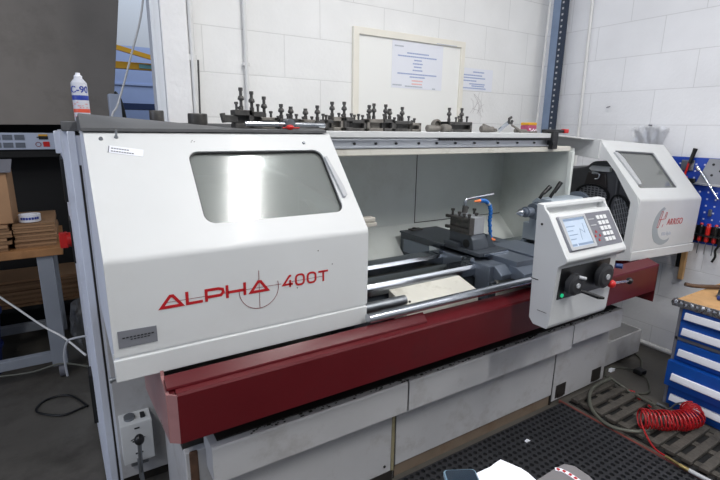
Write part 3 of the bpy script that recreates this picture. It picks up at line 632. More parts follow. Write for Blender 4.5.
for (x, v_) in ((1.85, .095), (1.85, .055), (1.834, .075), (1.866, .075)): b.plate([[(x-.006, v_-.006), (x+.006, v_-.006), (x, v_+.007)]], .003, MP @ Matrix.Translation((0, 0, .002)))
part(b, 'arrow_keys', REDT, cpn, 'red arrow keys')
part(MB().box(1.83, 1.87, .125, .13, .001, .0035, M=MP), 'panel_print', GREY, cpn); part(MB().box(1.83, 1.87, .155, .16, .001, .0035, M=MP), 'panel_print', GREY, cpn)
d2 = Vector((0, 1.072-1.087, 1.076-.822)); MQ = frame((0, 1.087, .822), (1, 0, 0), d2)
part(MB().plate([rrect(1.625, .112, 1.965, .246, .003)], .004, MQ @ Matrix.Translation((0, 0, .001))), 'wheel_panel', BLACK, cpn)
part(MB().cyl(MQ @ Vector((1.652, .128, .002)), MQ @ Vector((1.652, .128, .008)), .008), 'indicator_lamp', GREEN, cpn, 'green indicator lamp')
def wheel(u, v_, r_):
    c = lambda w_: MQ @ Vector((u, v_, w_))
    b = MB(); b.cyl(c(.002), c(.02), r_*.55, seg=32); b.cyl(c(.018), c(.038), r_, seg=36); b.cyl(c(.038), c(.044), r_*.92, r_*.7, 36); part(b, 'handwheel', RUBBER, cpn)
    part(MB().cyl(c(.042), c(.05), r_*.22, seg=20), 'wheel_hub', GREY, cpn)
wheel(1.685, .180, .046); wheel(1.892, .184, .053)
part(MB().cyl(MQ @ Vector((1.715, .152, .045)), MQ @ Vector((1.75, .14, .10)), .007, .009).cyl(MQ @ Vector((1.75, .14, .10)), MQ @ Vector((1.765, .138, .115)), .009, .005), 'wheel_handle', BLACK, cpn)
part(MB().cyl(MQ @ Vector((1.688, .214, .04)), MQ @ Vector((1.72, .206, .05)), .007), 'wheel_handle', GREY, cpn)
part(MB().cyl(MQ @ Vector((1.945, .225, .04)), MQ @ Vector((1.955, .228, .065)), .011), 'wheel_handle', mat('navy_plastic', '#1d3566', .35), cpn, 'navy blue wheel handle')
part(MB().sph((1.945, 1.04, .960), .018), 'lever_knob', REDP, cpn, 'red ball knob')
part(MB().cyl((1.95, 1.05, .96), (1.97, 1.15, .95), .008).cyl((1.95, 1.045, .96), (2.155, 1.075, .928), .0055), 'feed_lever', STEEL, cpn)
part(MB().sph((2.165, 1.077, .926), .016), 'lever_knob', BLACK, cpn, 'black ball knob')
b = MB(); b.box(1.85, 1.99, 1.17, 1.50, .86, .90, .004); part(b, 'pendant_arm', CAST)

# ------------------------------------------------------------------ things on top of the lathe
b = MB(); bb = bmesh.new(); nx, ny = 30, 10; G = []
def hz(u, v_): return 1.5835+.036*max(0, 1-u*1.6)*min(1, v_*3.5)+.010*math.sin(PI*min(v_*2, 1))*(1-u)+.014*max(0, 1-abs(u-.98)/.1)*math.sin(PI*v_)
for i in range(nx+1):
    u = i/nx; x = .05+.84*u; G.append([(x, 1.675+.37*(j/ny)*(1 if x < .53 else .72)) for j in range(ny+1)])
top = [[bb.verts.new((x, y, hz(i/nx, j/ny)+.006)) for j, (x, y) in enumerate(r)] for i, r in enumerate(G)]
bot = [[bb.verts.new((x, y, 1.580)) for j, (x, y) in enumerate(r)] for i, r in enumerate(G)]
for i in range(nx):
    for j in range(ny):
        bb.faces.new((top[i][j], top[i+1][j], top[i+1][j+1], top[i][j+1])); bb.faces.new((bot[i][j], bot[i][j+1], bot[i+1][j+1], bot[i+1][j]))
for i in range(nx): bb.faces.new((top[i][0], bot[i][0], bot[i+1][0], top[i+1][0])); bb.faces.new((top[i][ny], top[i+1][ny], bot[i+1][ny], bot[i][ny]))
for j in range(ny): bb.faces.new((top[0][j], top[0][j+1], bot[0][j+1], bot[0][j])); bb.faces.new((top[nx][j], bot[nx][j], bot[nx][j+1], top[nx][j+1]))
bmesh.ops.recalc_face_normals(bb, faces=bb.faces); b.add(bb)
tag(b.build('rubber_mat', MATTE), 'dark grey rubber sheet lying on the lathe headstock cover', 'mat')
# back half of headstock top carries the can
part(MB().box(.0, .9, 2.055, 2.72, 1.575, 1.612, .004), 'headstock_lid', MATTE)

def can(x, y, z):
    t = thing('aerosol_can', 'tall white and blue aerosol can with AC-90 lettering on the lathe headstock', 'spray can', (x, y, z))
    r_ = .030
    MB().lathe([(r_*.9, 0), (r_, .004), (r_, .150), (r_*.97, .155), (r_*.62, .168), (r_*.5, .172)], (x, y, z)).build('body', TINW, t)
    MB().lathe([(r_*1.01, .085), (r_*1.012, .086), (r_*1.012, .100), (r_*1.01, .104)], (x, y, z)).build('blue_band', CANB, t)
    MB().lathe([(r_*1.01, .035), (r_*1.012, .036), (r_*1.012, .049), (r_*1.01, .050)], (x, y, z)).build('red_band', CANR, t, 'red band')
    MB().lathe([(r_*.5, .171), (r_*.52, .173), (r_*.50, .182), (r_*.3, .186), (r_*.28, .194), (.001, .195)], (x, y, z)).build('spray_cap', PAPER, t)
    for (s_, sz, zz, m_, a0) in (('AC-90', .036, .115, CANB, 0),):
        b = MB(); b.text(s_, sz, Matrix.Identity(4), ext=.0004, align='CENTER'); ang0 = math.atan2(-y, -x)
        if m_ is PAPER: zz = .088
        for v in b.bm.verts:
            a = ang0+(v.co.x)/r_; rr = r_*1.02+v.co.z
            v.co = Vector((x+rr*math.cos(a), y+rr*math.sin(a), z+zz+v.co.y))
        b.build('lettering', m_, t, smooth=10)
    b = MB()
    for k in range(26):
        a = math.atan2(-y, -x)+random.uniform(-1.2, 1.2); zz = random.choice([.055, .062, .069, .076, .012, .02, .028]); rr = r_*1.01
        b.box(-.003, .003, -.001, .001, 0, .001, M=frame((x+rr*math.cos(a), y+rr*math.sin(a), z+zz), (-math.sin(a), math.cos(a), 0), (0, 0, 1)))
    b.build('small_print', CANR, t)
can(.078, 2.2, 1.612)
for q in list(bpy.data.objects):
    if q.name == 'aerosol_can': q.scale = (.94,)*3; q.rotation_euler = (0, 0, -.45)
def puck(name, x, y, z, r_, h, lab, rod=False):
    t = thing(name, lab, 'weight', (x, y, z))
    MB().lathe([(r_*.97, 0), (r_, .003), (r_, h-.004), (r_*.95, h), (r_*.3, h), (r_*.28, h-.002)], (x, y, z)).build('body', BLACKOX, t)
    if rod: MB().cyl((x+.010, y, z+h-.01), (x+.016, y, z+h+.20), .0036).build('rod', BLACKOX, t, 'thin upright rod')
puck('steel_cylinder', .462, 1.95, 1.604, .037, .044, 'squat dark steel cylinder with a thin upright rod on the rubber sheet', True)
puck('steel_cylinder', .352, 2.2, 1.612, .029, .050, 'small plain black steel cylinder left of the one with the upright rod')

def holder(x, y, z, wd, studs, bolts, seed, lab, bh=.048, dp_=.06):
    """quick change tool holder: slotted block, height studs with knurled collars, clamping bolts"""
    t = thing('tool_holder', lab, 'tool holder', (x, y, z), 'tool holders on the lathe top')
    R_ = random.Random(seed); y0, y1 = y-dp_/2, y+dp_/2
    b = MB(); b.box(x-wd/2, x+wd/2, y0, y1, z+bh*.70, z+bh, .002); b.box(x-wd/2, x+wd/2, y0, y1, z, z+bh*.26, .002); b.box(x-wd/2+.003, x+wd/2-.003, y0+dp_*.45, y1, z+bh*.2, z+bh*.75)
    if seed % 2: b.box(x+wd/2-.014, x+wd/2, y0, y1, z, z+bh, .002)
    else: b.box(x-wd/2, x-wd/2+.012, y0, y1, z, z+bh, .002)
    b.build('block', BLACKOX if seed % 3 else BLACKOX2, t)
    for (dx, h) in studs:
        b = MB(); c = (x+dx, y+.005)
        b.cyl((*c, z+bh-.002), (*c, z+h), .0062, seg=12)
        b.cyl((*c, z+bh), (*c, z+bh+.016), .0085, .0085, 12)
        b.lathe([(.006, 0), (.0125, .004), (.0125, .010), (.009, .018)], (*c, z+bh+(h-bh)*.42), seg=14)
        b.cyl((*c, z+h-.012), (*c, z+h), .0085, seg=6); b.build('height_stud', BLACKOX, t)
    for (dx, h) in bolts:
        b = MB(); c = (x+dx, y-.012); b.cyl((*c, z+bh-.002), (*c, z+bh+h), .0048, seg=10); b.cyl((*c, z+bh+h-.009), (*c, z+bh+h), .0075, seg=10); b.build('clamp_bolt', BLACKOX, t)
    return t
ZM = 1.5935; ZS = 1.588
HL = [
 (0.6100, 1.86, ZM, 0.070, [(0.002, 0.155)], [(-0.023, 0.03), (-0.01, 0.012)], 1, 'tallest and leftmost dark tool holder with a lathe tool sticking out to the left', 0.07),
 (0.6740, 1.885, ZM, 0.052, [(-0.01, 0.145)], [(0.009, 0.03)], 2, 'pale sided tool holder directly right of the leftmost tallest one', 0.066),
 (0.7235, 1.88, ZM, 0.067, [(-0.0095, 0.127)], [(0.0125, 0.025)], 3, 'third tool holder from the left with a slim tall stud above the silver bar', 0.045),
 (0.7865, 1.875, ZM, 0.057, [(-0.0005, 0.1)], [(0.0215, 0.022), (-0.0205, 0.012)], 4, 'tool holder with a thick stud just left of the ball of the silver bar', 0.04),
 (0.8350, 1.885, ZM, 0.060, [(-0.001, 0.092)], [(0.017, 0.02)], 5, 'tool holder with a thick mushroom stud just behind the ball of the silver bar', 0.042),
 (0.8990, 1.88, ZM, 0.062, [(0.001, 0.086)], [(-0.017, 0.012), (0.023, 0.014)], 6, 'low tool holder with a wide short stud right of the silver bar ball', 0.04),
 (0.9580, 1.875, ZS, 0.052, [(-0.003, 0.106)], [(0.016, 0.03)], 7, 'tool holder behind the tip of the silver bar with a slender stud', 0.042),
 (1.0040, 1.885, ZS, 0.040, [], [(-0.01, 0.02), (0.008, 0.018)], 8, 'small tool holder with two stubby bolts between two tall studded ones', 0.048),
 (1.0450, 1.88, ZS, 0.050, [(-0.014, 0.125)], [(0.011, 0.018)], 9, 'black tool holder with the tall stud just left of the board frame edge', 0.06),
 (1.0950, 1.875, ZS, 0.046, [(-0.005, 0.127)], [(-0.023, 0.012)], 10, 'black slotted tool holder with one tall stud, directly under the left board frame', 0.06),
 (1.1580, 1.885, ZS, 0.076, [], [(-0.034, 0.028), (-0.018, 0.022), (0.004, 0.026), (0.026, 0.022)], 11, 'stained brown tool holder with four short bolts and no tall stud', 0.05),
 (1.2420, 1.88, ZS, 0.088, [(-0.014, 0.118), (0.012, 0.126)], [(-0.032, 0.024)], 12, 'wide tool holder with two tall studs standing close together below the notice board', 0.055),
 (1.3180, 1.875, ZS, 0.056, [(0.0, 0.124), (0.024, 0.105)], [(-0.021, 0.024)], 13, 'pale grey tool holder with a tall and a shorter stud side by side', 0.056),
 (1.4040, 1.885, ZS, 0.108, [(0.02, 0.116)], [(-0.038, 0.016), (-0.016, 0.03), (-0.006, 0.026), (0.048, 0.024)], 14, 'long low tool holder with its single stud toward the right end', 0.05),
 (1.4875, 1.88, ZS, 0.055, [], [(-0.0035, 0.022), (-0.0175, 0.012)], 15, 'small tool holder closing the right end of the main row', 0.042),
 (1.7080, 1.875, ZS, 0.040, [(0.014, 0.122)], [], 16, 'narrow brown tool holder next to the steel ring', 0.052),
 (1.8040, 1.885, ZS, 0.128, [(0.016, 0.124)], [(-0.038, 0.024), (-0.018, 0.032), (0.04, 0.03)], 17, 'rightmost, rusty brown tool holder with one tall stud and three bolts', 0.052),
]
for (x, y, z, wd, st, bo, sdn, lab, bh) in HL: 
    t = holder(x, y, z, wd, st, bo, sdn, lab, bh)
    if sdn == 1: MB().box(x-.075, x-.02, y-.02, y+.01, z+.022, z+.05, .003).prism([(x-.085, z+.055), (x-.07, z+.058), (x-.06, z+.022), (x-.077, z+.02)], y-.018, y+.008, axis='y', bev=.002).build('lathe_tool', BLACKOX, t)
# silver boring bar with ball joint
t = thing('boring_bar', 'straight silver steel bar with a ball joint lying in front of the tool holders', 'bar', (.76, 1.74, 1.594))
MB().cyl((.588, 1.755, 1.611), (.914, 1.735, 1.609), .0095).build('bar', STEEL, t)
MB().cyl((.76, 1.725, 1.614), (.76, 1.765, 1.614), .018, seg=24).build('ball_joint', STEEL2, t)
MB().sph((.748, 1.705, 1.600), .0125, (1.3, .8, .8)).cyl((.72, 1.712, 1.598), (.79, 1.712, 1.598), .003).build('red_grip', REDP, t, 'orange red plastic grip')
# ring, spanner and loose tools
t = thing('steel_ring', 'dark round steel ring standing on edge on the shelf', 'ring', (1.665, 1.91, ZS))
bm_ = MB(); bm_.lathe([(.022, -.012), (.030, -.012), (.032, -.008), (.032, .008), (.030, .012), (.022, .012), (.021, 0)], (1.665, 1.91, ZS+.032), axis=(0.1, -1, .1)); bm_.build('ring', BLACKOX2, t)
for (x0, x1, y, r_, lab) in ((1.55, 1.64, 1.85, .017, 'short stubby dark steel bar left of the standing ring'), (1.635, 1.685, 1.83, .020, 'thick short steel plug in front of the standing ring'), (1.92, 2.01, 1.84, .018, 'steel bar lying right of the rightmost tool holder')):
    MBx = MB(); MBx.lathe([(r_*.7, 0), (r_, .004), (r_, (x1-x0)*.6), (r_*.75, (x1-x0)*.62), (r_*.75, x1-x0)], (x0, y, ZS+r_), axis=(1, 0, 0)); tag(MBx.build('steel_bar', BLACKOX2), lab, 'metal bar')
def chuckkey(x, y, rz, lab, m=BLACKOX2, L_=.09, r_=.013):
    t = thing('chuck_key', lab, 'chuck key', (x, y, ZS)); d = Vector((math.cos(rz), math.sin(rz), 0))
    a = Vector((x, y, ZS+r_)); MB().cyl(a-d*L_/2, a+d*L_/2, r_, r_*.8).build('shank', m, t)
    q = Vector((-d.y, d.x, 0)); MB().cyl(a-d*L_*.4-q*.04, a-d*L_*.4+q*.04+Vector((0, 0, .03)), .006).build('cross_handle', m, t)
chuckkey(2.05, 1.88, .3, 'dark chuck key left of the bright spanner on the shelf'); chuckkey(2.24, 1.84, -.2, 'dark chuck key between the bright spanner and the small tin', L_=.08, r_=.011)
MBx = MB(); MBx.box(2.27, 2.34, 1.80, 1.825, ZS, ZS+.010, .003); MBx.box(2.2, 2.28, 1.805, 1.82, ZS, ZS+.008, .002); tag(MBx.build('flat_key', BLACKOX2), 'thin flat steel key pointing at the small tin', 'tool')
t = thing('adjustable_spanner', 'bright chromed spanner leaning on the dark keys near the shelf end', 'spanner', (2.13, 1.84, ZS))
Ms_ = frame((2.07, 1.85, ZS+.010), (1, 0, .62), (-.62, 0, 1))
MB().box(0, .085, -.011, .011, -.004, .004, .003, M=Ms_).build('handle', STEEL, t)
MB().stroke([(.085, .0), (.098, .018), (.118, .016)], .012, .009, Ms_).stroke([(.085, 0), (.100, -.014), (.116, -.004)], .012, .009, Ms_).build('jaw', BLACKOX, t)
t = thing('small_tin', 'small tin with yellow top band and purple pictures on the shelf end', 'tin', (2.40, 1.90, ZS))
MB().box(2.345, 2.42, 1.87, 1.93, ZS, ZS+.044, .004).build('body', TINY, t); MB().box(2.345, 2.42, 1.87, 1.93, ZS+.044, ZS+.060, .004).build('lid', YEL, t, 'yellow lid')
b = MB()
for k in range(9): b.sph((2.355+.0072*k, 1.8695, ZS+.008+.014*random.random()), .0045, (1, .3, 1), 8)
b.build('printed_motif', PAPER, t)
t = thing('file_tool', 'black handled tool with a red tip lying across the shelf end bracket beside the tin', 'tool', (2.46, 1.78, 1.60))
MB().box(2.365, 2.52, 1.765, 1.795, 1.5885, 1.610, .005).cyl((2.51, 1.78, 1.600), (2.55, 1.78, 1.600), .008, .011).build('handle', BLACK, t)
MB().box(2.545, 2.585, 1.765, 1.797, 1.5885, 1.613, .005).build('tip', REDP, t, 'red tip')

# ------------------------------------------------------------------ back wall items
t = thing('notice_board', 'large white board with cream frame on the back wall', 'board', (2.19, 2.81, 1.2))
MB().box(1.72, 2.66, 2.808, 2.819, 1.25, 2.22).build('face', BOARD, t)
b = MB(); b.box(1.69, 2.69, 2.795, 2.819, 2.205, 2.25, .003); b.box(1.69, 1.735, 2.795, 2.819, 1.2, 2.21, .003); b.box(2.65, 2.69, 2.795, 2.819, 1.2, 2.21, .003); b.box(1.69, 2.69, 2.795, 2.819, 1.2, 1.25, .003)
b.build('frame', CREAMB, t)
MB().box(2.40, 2.60, 2.7935, 2.7952, 2.208, 2.213).build('frame_print', INKG, t)
def sheet(x0, x1, z0, z1, y, lab, rows, name='paper_notice'):
    t = thing(name, lab, 'notice', ((x0+x1)/2, y, z0))
    MB().box(x0, x1, y-.001, y, z0, z1).build('paper', PAPER, t)
    for (mm, items) in rows:
        for (cx, zc, w_) in items:
            b = MB(); u = cx-w_/2
            while u < cx+w_/2-.004:
                l = random.uniform(.012, .026); b.box(u, min(u+l, cx+w_/2), y-.0018, y-.001, zc-.0045, zc+.0045); u += l+.0015
            b.build('print_line', mm, t)
sheet(2.01, 2.475, 1.885, 2.2, 2.807, 'large white printed notice with blue and red lines on the board', [
    (INKB, [(2.24, 2.125, .20), (2.24, 2.103, .36), (2.24, 2.08, .07), (2.24, 2.057, .09), (2.24, 2.035, .07), (2.24, 2.012, .09), (2.24, 1.985, .36), (2.24, 1.965, .14)]),
    (INKR, [(2.24, 1.94, .10), (2.24, 1.918, .10)]), (INKG, [(2.07, 2.165, .08), (2.06, 1.905, .08), (2.21, 1.90, .16), (2.40, 1.893, .03)])])
sheet(2.705, 3.03, 1.905, 2.072, 2.8195, 'small bluish printed notice on the wall right of the board', [(INKB, [(2.87, 2.045, .12), (2.81, 2.02, .2), (2.83, 2.0, .24), (2.78, 1.978, .14), (2.86, 1.955, .17), (2.87, 1.94, .14), (2.83, 1.923, .26)])])
b = MB(); rr = random.Random(3)
for k in range(9):
    a = rr.uniform(0, PI); L_ = rr.uniform(.04, .1); cx = 2.87+rr.uniform(-.05, .05); cz = 1.77+rr.uniform(-.05, .05)
    b.stroke([(-L_*math.cos(a), -L_*math.sin(a)), (L_*.2, .02), (L_*math.cos(a), L_*math.sin(a))], .0025, .0008, FY(2.8195, cx, cz))
tag(b.build('pencil_sketch', mat('pencil', '#c2bfc0', .8)), 'faint scribbled pencil drawing on the wall below the small notice', 'drawing')
b = MB(); b.cyl((.655, 2.795, 0), (.662, 2.795, 4.2), .014)
for z in (1.95, 2.6): b.box(.635, .68, 2.79, 2.82, z, z+.03, .003)
tag(b.build('conduit_pipe', PIPE), 'white conduit pipe on the back wall nearest the opening', 'pipe', 'wall conduits')
b = MB(); b.cyl((.965, 2.795, 0), (.955, 2.795, 4.2), .011)
for z in (1.945,): b.box(.94, .98, 2.79, 2.82, z, z+.02, .003)
tag(b.build('conduit_pipe', PIPE), 'white conduit pipe rising between the first tool holders on the back wall', 'pipe', 'wall conduits')
b = MB(); b.cyl((3.63, 2.37, 0), (3.63, 2.43, 4.2), .012); tag(b.build('conduit_pipe', PIPE), 'white conduit pipe on the right wall beside the slotted post', 'pipe', 'wall conduits')
t = thing('slotted_post', 'blue grey slotted steel upright standing in the room corner', 'post', (3.55, 2.62, 0))
b = MB(); b.box(3.55, 3.60, 2.63, 2.70, 0, 4.2, .003); b.build('upright', GALV, t)
b = MB(); b.box(3.553, 3.60, 2.588, 2.63, 0, 4.2); b.build('slotted_face', mat('slot_dark', '#2f3a4c', .5, .3), t)
b = MB()
for k in range(60): b.box(3.5515, 3.555, 2.60, 2.615, 1.3+k*.045, 1.315+k*.045)
o = b.build('slot_row', GREY, t); o['kind'] = 'stuff'
b = MB(); b.cyl((3.50, 2.74, 0), (3.57, 2.72, 4.2), .008); tag(b.build('hanging_cable', PIPE), 'thin grey cable running up the corner left of the slotted post', 'cable')

# right wall items
def peg(name, loops, x, m, lab, th=.006):
    b = MB(); b.plate(loops, th, frame((x, 0, 0), (0, -1, 0), (0, 0, 1)))
    return tag(b.build(name, m), lab, 'tool panel')
b = MB(); b.box(3.628, 3.634, .55, 1.665, .865, 1.44); b.box(3.634, 3.649, .6, .64, .88, 1.43); b.box(3.634, 3.649, 1.6, 1.64, .88, 1.43)
t = thing('pegboard', 'blue perforated pegboard on the right wall', 'pegboard', (3.63, 1.1, .865)); b.build('panel', BLUEP, t)
b = MB()
for i in range(11):
    for j in range(12): b.box(3.6272, 3.6285, 1.64-.05*i-.005, 1.64-.05*i+.005, .90+.045*j-.005, .90+.045*j+.005)
o = b.build('square_hole', mat('pale_hole', '#c8cde0', .6), t); o['kind'] = 'stuff'
t = thing('steel_sheet', 'bare grey steel plate with holes leaning over the blue tool panel', 'plate', (3.61, 1.2, 1.27))
b = MB(); b.plate([[(-1.47, 1.272), (-1.44, 1.36), (-1.415, 1.437), (-.6, 1.437), (-.6, 1.272)]], .004, frame((3.618, 0, 0), (0, -1, 0), (0, 0, 1)) @ Matrix.Diagonal((-1, 1, 1, 1)) if False else frame((3.618, 0, 0), (0, -1, 0), (0, 0, 1))); b.build('plate', mat('bare_grey_steel', '#9b9da3', .45, .4, var=.1), t)
for (y, z) in ((1.385, 1.40), (1.385, 1.33), (1.34, 1.36)): MB().cyl((3.613, y, z), (3.616, y, z), .008, seg=12).build('plate_hole', BLACK, t)
b = MB(); b.box(3.605, 3.628, .6, 1.50, 1.258, 1.272, .002); tag(b.build('shelf_rail', GREY), 'narrow pale rail under the bare steel plate', 'rail')
t = thing('bar_clamp', 'small red bar clamp with black handle hanging on the blue panel', 'clamp', (3.60, 1.53, 1.28))
MB().cyl((3.60, 1.52, 1.40), (3.60, 1.50, 1.50), .011, .014).build('handle', BLACK, t)
MB().cyl((3.60, 1.525, 1.41), (3.60, 1.54, 1.31), .007).box(3.59, 3.612, 1.52, 1.60, 1.295, 1.312, .003).build('bar', REDP, t)
MB().box(3.588, 3.615, 1.47, 1.545, 1.27, 1.30, .004).build('jaw', BLACK, t)
t = thing('panel_hook', 'silver square hook clip on the blue panel behind the clamp', 'hook', (3.62, 1.53, 1.35)); MB().box(3.618, 3.627, 1.50, 1.58, 1.35, 1.42, .002).build('clip', STEEL2, t)
t = thing('panel_hook', 'small silver hook clip low on the blue panel above the screwdrivers', 'hook', (3.62, 1.36, 1.06)); MB().box(3.612, 3.627, 1.345, 1.365, 1.06, 1.105, .003).build('clip', STEEL2, t)
t = thing('spanner', 'short chrome spanner lying along the pale rail', 'spanner', (3.59, 1.47, 1.26)); MB().tube([(3.604, 1.535, 1.276), (3.60, 1.50, 1.268), (3.60, 1.40, 1.262)], .006).build('shank', STEEL, t); MB().sph((3.60, 1.535, 1.276), .013, (.5, 1.3, .8)).build('jaw', STEEL, t)
t = thing('socket_wrench', 'long chrome wrench hanging diagonally across the steel plate', 'wrench', (3.59, 1.38, 1.19))
MB().tube([(3.604, 1.468, 1.37), (3.60, 1.43, 1.33), (3.60, 1.33, 1.195), (3.60, 1.31, 1.18)], .0065, smooth=3).build('shank', STEEL, t); MB().cyl((3.604, 1.475, 1.38), (3.60, 1.455, 1.355), .012).build('socket', STEEL, t)
for k, (y, s_, lab) in enumerate(((1.425, 1, 'screwdriver with dark upper handle, nearest the lathe guard'), (1.382, .93, 'second screwdriver from the lathe guard, slimmer handle'), (1.340, 1.1, 'fattest all red screwdriver, third from the guard'), (1.296, 1, 'screwdriver at the right picture edge of the row'))):
    t = thing('screwdriver', 'red and black '+lab, 'screwdriver', (3.60, y, .80), 'screwdrivers hanging under the blue panel')
    r_ = .0125*s_
    MB().lathe([(r_*.6, 0), (r_, .008), (r_, .04), (r_*.8, .048)], (3.60, y, .885)).build('lower_grip', REDP, t)
    MB().lathe([(r_*.8, 0), (r_*1.05, .01), (r_*1.05, .06), (r_*.6, .072)], (3.60, y, .93)).build('upper_grip', REDP if k == 2 else BLACK, t)
    MB().cyl((3.60, y, .80), (3.60, y, .89), .003, seg=8).build('blade', STEEL2, t)
    MB().lathe([(r_*.6, 0), (r_*1.0, .003), (r_*.6, .012)], (3.60, y, 1.0)).build('cap', REDP, t)
b = MB(); b.box(3.575, 3.628, .9, 1.45, .925, .935, .001); b.box(3.62, 3.628, .9, 1.45, .88, .99); tag(b.build('screwdriver_rack', BLACK), 'black rack strip holding the screwdrivers', 'rack')
b = MB(); b.tube([(3.60, 1.262, .98), (3.60, 1.265, .88), (3.60, 1.278, .84), (3.60, 1.272, .80), (3.60, 1.285, .76)], .007, smooth=3); tag(b.build('black_pliers', BLACK), 'black tool with a bent tip hanging at the right edge of the panel', 'pliers')
t = thing('hand_brush', 'long wooden handled brush hanging on the wall below the lathe guard', 'brush', (3.62, 1.46, .58))
MB().box(3.61, 3.64, 1.445, 1.478, .585, .855, .006).build('handle', WOOD2, t, 'pale wooden handle'); MB().box(3.612, 3.640, 1.479, 1.505, .67, .86, .005).build('bristles', BLACK, t)
MB().cyl((3.649, 1.46, .845), (3.60, 1.46, .85), .004).build('nail', STEEL2, t)
# polythene bag
bb = bmesh.new(); V = []
for i in range(15):
    row = []
    for j in range(9):
        u = i/14-.5; v = j/8; wdt = .24*(.45+.55*(1-v)**.5 if False else 1)
        y = 1.83+u*.27*(1-.35*v); z = 1.66-.15*v-.03*abs(u)*2; x = 3.636-.012*abs(noise.noise(Vector((u*9, v*6, 1))))-.010*math.cos(u*22+v*3)*.5
        row.append(bb.verts.new((x, y, z)))
    V.append(row)
for i in range(14):
    for j in range(8): bb.faces.new((V[i][j], V[i+1][j], V[i+1][j+1], V[i][j+1]))
t = thing('polythene_bag', 'clear crumpled polythene bag pinned to the right wall above the guard', 'bag', (3.63, 1.83, 1.5))
MB().add(bb).build('film', POLYTH, t); MB().cyl((3.648, 1.83, 1.65), (3.61, 1.83, 1.652), .005).build('pin', DGREY, t)
MB().tube([(3.648, 2.18, 1.79), (3.62, 2.17, 1.785), (3.61, 2.14, 1.79)], .004).build('wall_hook', DGREY).__setitem__('kind', 'structure')

# ------------------------------------------------------------------ blue drawer cabinet
CX = 2.89; CYa, CYb = .50, 1.14
t = thing('drawer_cabinet', 'blue steel drawer cabinet with white handles against the right wall', 'cabinet', (3.25, .82, 0))
MB().box(CX+.012, 3.63, CYa, CYb, 0.02, .63, .004).box(CX+.02, 3.6, CYa+.03, CYb-.03, 0, .03).build('body', BLUE, t)
MB().box(CX+.004, CX+.02, CYb-.014, CYb+.002, 0.02, .63).box(CX+.004, CX+.02, CYa, CYb, .435, .452).build('corner_strip', DGREY, t)
for (z0, z1, pull) in ((.560, .628, 0), (.455, .550, 0), (.318, .430, 0), (.152, .308, .03), (.03, .145, 0)):
    dr = MB().box(CX-pull, CX+.04, CYa+.004, CYb-(.016 if not pull else .0), z0, z1, .003).build('drawer', BLUE, t)
    zh = z0+(z1-z0)*.42; MB().prism([(CX-pull-.016, zh-.019), (CX-pull-.018, zh-.015), (CX-pull-.010, zh+.019), (CX-pull+.001, zh+.021), (CX-pull+.001, zh-.019)], CYa+.02, CYb-.035, axis='y', bev=.001).build('handle', PAPER, dr, 'white full width handle')
b = MB(); b.box(CX+.0, 3.645, CYa-.02, 1.165, .632, .672, .003); tag(b.build('wooden_worktop', WOOD2), 'pale wooden board lying on top of the blue cabinet', 'worktop')
b = MB()
for k in range(26):
    y = 1.165-.68*k/25; b.sph((CX-.008+random.uniform(-.003, .003), y, .652+random.uniform(-.004, .004)), .018, (.55, 1.1, 1.15), 8)
b.box(CX-.012, CX-.001, CYa-.02, 1.175, .632, .676, .003); b.box(CX-.012, CX+.03, 1.166, 1.178, .632, .674, .003)
tag(b.build('foil_edging', FOIL), 'crumpled silver tape wrapped round the worktop front edge', 'tape')
t = thing('wire_brush', 'wire brush with a long wooden handle on the cabinet top', 'brush', (3.25, 1.12, .672))
MB().tube([(3.13, 1.23, .70), (3.18, 1.19, .692), (3.30, 1.11, .690), (3.36, 1.07, .695)], .012, smooth=4).build('handle', mat('dark_wood', '#5c4636', .6, var=.2), t)
MB().box(3.33, 3.50, .98, 1.07, .674, .70, .004).build('head', WOOD, t)
b = MB(); rr = random.Random(5)
for k in range(160):
    x = rr.uniform(3.36, 3.56); y = rr.uniform(.97, 1.10); b.cyl((x, y, .69), (x+rr.uniform(-.03, .03), y+rr.uniform(-.03, .03), .76+rr.uniform(-.015, .015)), .0016, seg=4)
b.sph((3.46, 1.04, .715), .05, (1.6, 1.2, .7)); o = b.build('bristles', BRUSH, t); o['kind'] = 'stuff'
t = thing('clamp_set', 'ribbed grey steel clamp jaws on the cabinet top by the wire brush', 'clamp', (3.08, .95, .672))
for k in range(4): MB().cyl((3.14+.0*k, 1.045-.042*k, .674), (3.15, 1.040-.042*k, .745), .019, .016).build('jaw', STEEL2, t)
MB().box(3.12, 3.17, .88, 1.06, .672, .69, .003).build('base', CAST2, t)
t = thing('blue_tool_handle', 'dark blue rounded tool handle lying in front of the clamp jaws', 'handle', (3.06, .95, .672)); MB().tube([(3.08, 1.035, .684), (3.075, .98, .686), (3.075, .88, .684)], .012, smooth=3).build('handle', mat('navy_handle', '#2c3f86', .35), t)

